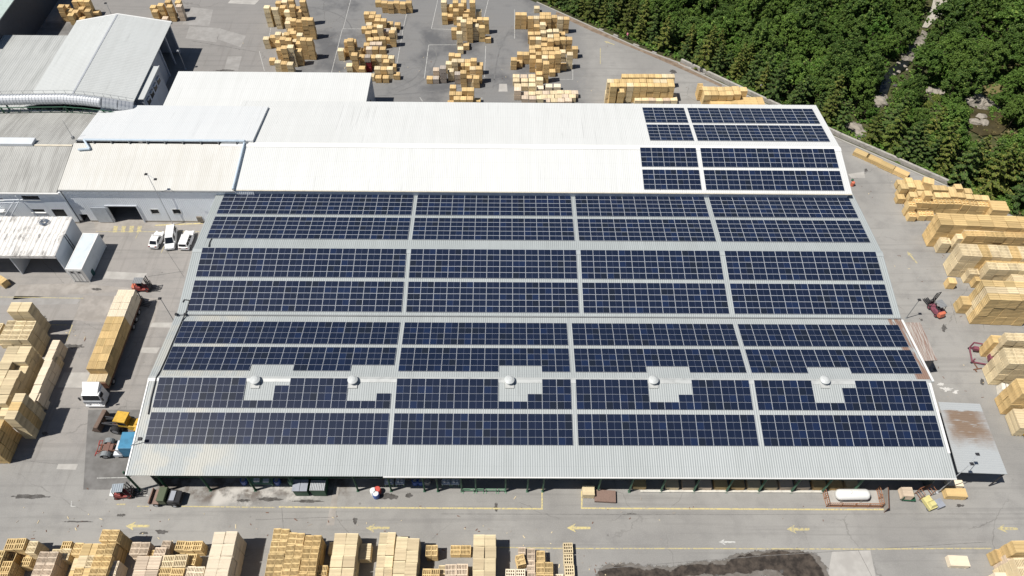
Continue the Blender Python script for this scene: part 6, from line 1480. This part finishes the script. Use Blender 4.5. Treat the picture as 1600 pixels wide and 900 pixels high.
def broadleaf(h, r, n=3200, ls=.42):
    tk = MB(); cr = MB(); tk.tube((0,0,-1.2),(.1,0,h*.45),.24,.15,7)
    lobes = []
    for k in range(17):
        a = tr_.random()*6.28; d = r*.72*math.sqrt(tr_.random()); z = h*(.42+.46*tr_.random()) - d*.20
        lr = r*(.16+.26*tr_.random()); c = Vector((d*math.cos(a), d*math.sin(a), z)); lobes.append((c, lr))
        if k < 7: tk.tube((.05,0,h*.36),c,.10,.03,5)
    lobes.append((Vector((0,0,h*.86)), r*.36))
    tot = sum(l[1]**2 for l in lobes)
    for c, lr in lobes:
        sub = [c + Vector((v.x*lr, v.y*lr, v.z*lr*.75)) for v in (rv() for _ in range(max(5, int(lr*lr*7))))]
        for _ in range(int(n*lr**2/tot)):
            s0 = sub[tr_.randrange(len(sub))]; v = rv(); p = s0 + v*(.10+.75*tr_.random()**.7)*(.32+.16*lr)
            leaf(cr, p, v*.6 + (p-c).normalized()*.5 + Vector((0,0,.7)), ls*(.55+.8*tr_.random()))
    return tk, cr
def conifer(h, r, n=2700, ls=.42):
    tk = MB(); cr = MB(); tk.tube((0,0,-1.2),(0,0,h*.97),.17,.02,6)
    nb = int(h*5.2)
    for i in range(nb):
        t = i/nb; z = h*(.12+.87*t); L = r*(1-t)**.85*(.70+.5*tr_.random())+.12; a = i*2.4+tr_.random()*.8
        d = Vector((math.cos(a), math.sin(a), .10+.30*t)); e = Vector((0,0,z)) + d*L - Vector((0,0,L*.22))
        tk.tube((0,0,z), e, .035, .012, 4)
        for _ in range(int(n/nb*(.25+1.5*(1-t)))):
            u = .15+.9*tr_.random()**.75; side = Vector((-d.y, d.x, 0))*(tr_.uniform(-1,1)*L*.26*(1.15-u*.7))
            p = Vector((0,0,z)).lerp(e, u) + side - Vector((0,0,.10*tr_.random()+abs(side.length)*.2)); leaf(cr, p, Vector((d.x*.35,d.y*.35,1)) + rv()*.45, ls*(.5+.7*tr_.random()))
    return tk, cr
def bush(r, n=700, ls=.36):
    tk = MB(); cr = MB()
    for k in range(5): a = k*1.26; tk.tube((0,0,-.5),(r*.5*math.cos(a), r*.5*math.sin(a), r*.7),.05,.015,5)
    for _ in range(n):
        v = rv(); v.z = abs(v.z); k = .55+.45*tr_.random(); p = Vector((v.x*r*k, v.y*r*k, v.z*r*.85*k)) + rv()*.15*r; leaf(cr, p, v+Vector((0,0,.6)), ls*(.55+.8*tr_.random()))
    return tk, cr
PROTO = {}
def proto(key, name, cat, label, geo, lm):
    T = thing(name, label, cat, (0,0,-500)); tk, cr = geo; tk.build('trunk' if cat == 'tree' else 'stem', bark, T); cr.build('crown' if cat == 'tree' else 'foliage', lm, T); PROTO[key] = T
BLAB = 'dark green broadleaf tree in the dense wood beyond the yard'
for k, (h, r, lm) in enumerate(((8.5,3.6,lm_dark),(9.5,4.0,lm_mid),(7.5,3.3,lm_dark),(10,3.8,lm_mid),(6.5,2.6,lm_brt),(11.5,4.8,lm_dark))):
    proto(f'b{k}', 'broadleaf_tree', 'tree', BLAB, broadleaf(h, r, int(250*r*r+700), .31+.028*r), lm)
for k, (h, r, lm) in enumerate(((10,2.7,lm_con),(8.5,2.5,lm_con),(9.5,2.6,lm_yel))):
    proto(f'c{k}', 'conifer_tree', 'tree', 'x', conifer(h, r), lm)
proto('s0', 'bush', 'bush', 'x', bush(1.6), lm_brt); proto('s1', 'bush', 'bush', 'x', bush(1.3), lm_mid); proto('s2', 'bush', 'bush', 'x', bush(1.5), lm_yel)
LT = {'b0':('dark green broadleaf tree in the dense wood beyond the yard','dark broadleaf trees in the wood'),'b2':('dark green broadleaf tree in the dense wood beyond the yard','dark broadleaf trees in the wood'),
      'b1':('mid green leafy tree with lumpy crown inside the dense wood','mid green leafy trees in the wood'),'b3':('mid green leafy tree with lumpy crown inside the dense wood','mid green leafy trees in the wood'),
      'b4':('bright green small tree among darker trees of the wood','bright small trees in the wood'),'b5':('large wide dark green tree in the dense wood','large dark trees in the wood'),
      'c0':('dark conifer in the tree belt lining the yard wall','dark conifers along the wall'),'c1':('dark conifer in the tree belt lining the yard wall','dark conifers along the wall'),
      'c2':('yellowish green conifer in the tree belt lining the yard wall','yellowish conifers along the wall'),
      's0':('bright green bush in a clearing of the wood','bright bushes in the wood'),'s1':('mid green bush at the foot of the trees','mid green bushes in the wood'),'s2':('yellowish bush among the trees of the wood','yellowish bushes in the wood')}
used = {}
def plant(key, x, y, s=1., label=None, group=None):
    z = tz(x, y); lab, grp = LT[key]; lab = label or lab; rz = tr_.random()*6.28
    if key not in used:
        T = PROTO[key]; used[key] = 1; T.location = (x,y,z); T.rotation_euler = (0,0,rz); T['label'] = lab; T['group'] = group or grp; T.scale = (s,s,s*(.9+.2*tr_.random())); return T
    return dup(PROTO[key], (x,y,z), rz, lab, group or grp, (s,s,s*(.9+.2*tr_.random())))
# openings that stay visible (image px, radius)
OPEN = [(1465,10,24),(1452,38,16),(1440,55,10),(1428,78,15),(1412,95,17),(1398,108,15),(1384,130,17),(1380,118,12),(1370,158,16),(1540,160,14),(1522,162,14),(1535,185,22),(1555,200,20),(1520,200,16),(1336,200,16),(1344,212,10),(1455,142,10),(1470,140,10),(1540,140,16),(1560,138,10),(1590,215,12)]
def clear(x, y, h, r):
    z = tz(x, y)
    for t in (.05,.3,.55,.8,1.0):
        px, py = proj((x,y,z+h*t)); d = math.hypot(x, y, CAMH-z); k = F/d*r*(.95 if t < .9 else .3)*(.4 if t < .2 else 1)
        for ox, oy, rr in OPEN:
            if math.hypot(px-ox, py-oy) < rr*.6 + k*.45: return False
    return True
SIZE = {'b0':(8.5,3.6),'b1':(9.5,4.0),'b2':(7.5,3.3),'b3':(10,3.8),'b4':(6.5,2.6),'b5':(11.5,4.8),'c0':(10,2.7),'c1':(8.5,2.5),'c2':(9.5,2.6),'s0':(1.5,1.7),'s1':(1.2,1.4),'s2':(1.4,1.6)}
placed = []
def tryplace(key, x, y, s, gap):
    h, r = SIZE[key]
    for a, b, c in placed:
        if math.hypot(a-x, b-y) < gap*(c+s)/2: return False
    if not clear(x, y, h*s, r*s): return False
    placed.append((x, y, s)); plant(key, x, y, s); return True
# belt of conifers right behind the wall
L = [0.]
for a, b in zip(EDGE[:-1], EDGE[1:]): L.append(L[-1] + (b-a).length)
def along(t):
    for i in range(len(L)-1):
        if t <= L[i+1]: u = (t-L[i])/(L[i+1]-L[i]); d = (EDGE[i+1]-EDGE[i]).normalized(); return EDGE[i].lerp(EDGE[i+1], u), Vector((-d.y, d.x))
    return EDGE[-1], Vector((.6,.8))
sg = 1 if edge_d(*(along(60)[0] + along(60)[1]*5)) > 0 else -1
t = 25.
while t < L[-1]:
    for off in (3.4, 6.6, 10.2):
        p, n_ = along(min(L[-1]-.01, t + tr_.uniform(-1,1))); q = p + n_*sg*(off + tr_.uniform(-.7,.9))
        px, py = proj((q.x, q.y, 3))
        if px > 1700 or py < -70: continue
        key = tr_.choice(('c0','c2','c1','c2') if px < 1250 else ('c0','c1','c1','c2','c2')) if off < 9 else tr_.choice(('c0','b0','b1','c2'))
        tryplace(key, q.x, q.y, ((.62+.4*tr_.random()) if off < 5 else (.78+.36*tr_.random()))*(1.3 if px > 1300 else 1.), 2.3)
    t += 2.7
# the wood
n_try = 0
while n_try < 4200:
    n_try += 1
    x, y = tr_.uniform(5, 165), tr_.uniform(92, 235)
    d = edge_d(x, y)
    if d < 11: continue
    px, py = proj((x, y, 3))
    if px > 1690 or py < -85 or px < 780: continue
    key = tr_.choice(('b0','b1','b2','b3','b4','b5','b5')) if px < 1500 or tr_.random() < .6 else tr_.choice(('b1','b3','b4','s0'))
    tryplace(key, x, y, .55+.75*tr_.random(), 3.5)
n_tree = len(placed); placed = []
n_try = 0
while n_try < 1600:
    n_try += 1
    x, y = tr_.uniform(20, 150), tr_.uniform(90, 215); d = edge_d(x, y)
    if d < 2.2: continue
    px, py = proj((x, y, 0))
    if px > 1640 or py < -30 or px < 850: continue
    if (px < 1300 and tr_.random() < .75): continue
    tryplace(tr_.choice(('s0','s1','s2','s0','s1')), x, y, .6+.7*tr_.random(), 3.4)
print('TREES', n_tree, 'bushes', len(placed))
for k, T in PROTO.items():
    if k not in used: plant(k, *(lambda p: (p.x, p.y))(att(1250, 60)))
# low undergrowth: one uncountable cover
mb = MB()
for _ in range(34000):
    x, y = tr_.uniform(8, 150), tr_.uniform(90, 212); d = edge_d(x, y)
    if d < 1.1: continue
    px, py = proj((x,y,-2))
    if px > 1640 or py < -25: continue
    if any(math.hypot(px-a, py-b) < c*.8 for a, b, c in OPEN) and tr_.random() < .9: continue
    mi = 2 if mn.noise(Vector((x*.07, y*.07, 5))) > .28 and px > 1400 else (0 if tr_.random() < .6 else 1)
    for _k in range(2): leaf(mb, Vector((x+tr_.uniform(-.4,.4), y+tr_.uniform(-.4,.4), tz(x,y)+.12+.5*tr_.random())), rv()*.6+Vector((0,0,1)), .5+.4*tr_.random(), mi)
tag(mb.build('undergrowth', [lm_mid, lm_brt, lm_dry]), 'low tangled green undergrowth covering the ground of the wood', 'undergrowth', kind='stuff')
# stream, gravel and rocks
def tsheet(name, pts, m, dz, sub=1):
    P = [att(*q) for q in pts]; mb = MB(); c = sum(P, Vector())/len(P); n = len(P)
    zc = tz(c.x, c.y); vs = [(c.x,c.y,zc+dz)] ; K = 5
    for k in range(1, K+1):
        for q in P: x, y = c.x+(q.x-c.x)*k/K, c.y+(q.y-c.y)*k/K; vs.append((x, y, tz(x,y)+dz))
    fs = [(0, 1+i, 1+(i+1)%n) for i in range(n)]
    for k in range(K-1):
        for i in range(n): fs.append((1+k*n+i, 1+(k+1)*n+i, 1+(k+1)*n+(i+1)%n, 1+k*n+(i+1)%n))
    mb.add(vs, fs); return struct(name, mb, m)
gv = patchmat('pale_gravel', (.36,.33,.29), (.46,.43,.38), 2.5); rk_m = patchmat('rock_ground', (.13,.12,.10), (.30,.27,.235), 1.6)
wt = paint('dark_water', (.012,.014,.012), .08, spec=.5, dirt=0); wt2 = patchmat('brown_pond', (.05,.042,.022), (.085,.07,.035), .6); wt2.node_tree.nodes['Principled BSDF'].inputs['Roughness'].default_value = .12
tsheet('gravel_path', ((1462,-18),(1500,-18),(1492,8),(1486,20),(1470,24),(1460,33),(1448,45),(1440,44),(1450,25),(1456,8)), gv, .30)
tsheet('rocky_bank', ((1440,48),(1452,55),(1448,72),(1436,88),(1425,98),(1408,95),(1405,80),(1420,68),(1436,58)), rk_m, .32)
tsheet('stream_water', ((1408,96),(1424,98),(1412,112),(1396,120),(1390,135),(1385,150),(1372,150),(1376,128),(1388,108)), wt, .34)
tsheet('rocky_bank', ((1362,150),(1382,150),(1381,160),(1372,170),(1358,168)), rk_m, .36)
tsheet('pond_water', ((1508,178),(1525,168),(1552,172),(1572,182),(1576,198),(1560,212),(1532,214),(1514,205)), wt2, .36)
tsheet('rocky_bank', ((1506,156),(1520,151),(1538,153),(1550,162),(1562,170),(1545,174),(1525,172),(1512,166)), rk_m, .38)
tsheet('rocky_bank', ((1328,190),(1345,196),(1352,212),(1344,222),(1330,210),(1318,198)), rk_m, .34)
tsheet('dry_bank', ((1515,132),(1540,128),(1570,136),(1575,144),(1545,150),(1520,150)), patchmat('dry_bank', (.13,.11,.045), (.20,.17,.08), .8), .34)
rockm = paint('boulder_stone', (.31,.28,.24), .9, dirt=.7, sc=1.5)
def boulder(px, py, s, label, grp=None):
    p = att(px, py); bm = bmesh.new(); bmesh.ops.create_icosphere(bm, subdivisions=3, radius=1)
    o1 = tr_.random()*50
    for v in bm.verts:
        k = 1 + .35*mn.noise(v.co*1.3 + Vector((o1,0,0))) + .12*mn.noise(v.co*3.5+Vector((o1,3,0))); v.co = Vector((v.co.x*s*1.25*k, v.co.y*s*.85*k, v.co.z*s*.6*k))
    me = bpy.data.meshes.new('boulder'); bm.to_mesh(me); bm.free(); me.materials.append(rockm)
    o = link('boulder', me); o.location = (p.x, p.y, p.z+s*.25); o.rotation_euler.z = tr_.random()*3; tag(o, label, 'boulder', grp)
boulder(1524,193,1.1,'pale rounded boulder at the left of three in the brown pond','boulders in the pond'); boulder(1532,184,1.0,'pale pointed boulder at the back of three in the brown pond','boulders in the pond'); boulder(1537,194,1.0,'pale boulder at the right of three in the brown pond','boulders in the pond')
for a in ((1515,158,1.0),(1530,158,1.5),(1542,164,1.3),(1553,169,.8)): boulder(*a, 'pinkish flat boulder on the bank behind the brown pond', 'boulders on the pond bank')
for a in ((1366,156,1.1),(1374,160,1.5),(1380,153,.8),(1452,142,.9),(1462,144,1.0),(1471,146,.8)): boulder(*a, 'pale grey boulder beside the shaded stream', 'boulders by the stream')
for k in range(22):
    q = tr_.choice(((1440,62),(1432,75),(1425,86),(1414,82),(1418,95),(1400,112),(1412,104))); boulder(q[0]+tr_.uniform(-8,8), q[1]+tr_.uniform(-6,6), .25+.4*tr_.random(), 'small pale stone on the rocky stream bank', 'stones on the stream bank')
boulder(1334,203,1.6,'large pale rock outcrop behind the white hall corner'); boulder(1343,212,1.3,'smaller pale rock in front of the rock outcrop behind the hall corner')
boulder(1507,290,.01+.9,'pale rock at the forest edge behind the bins')
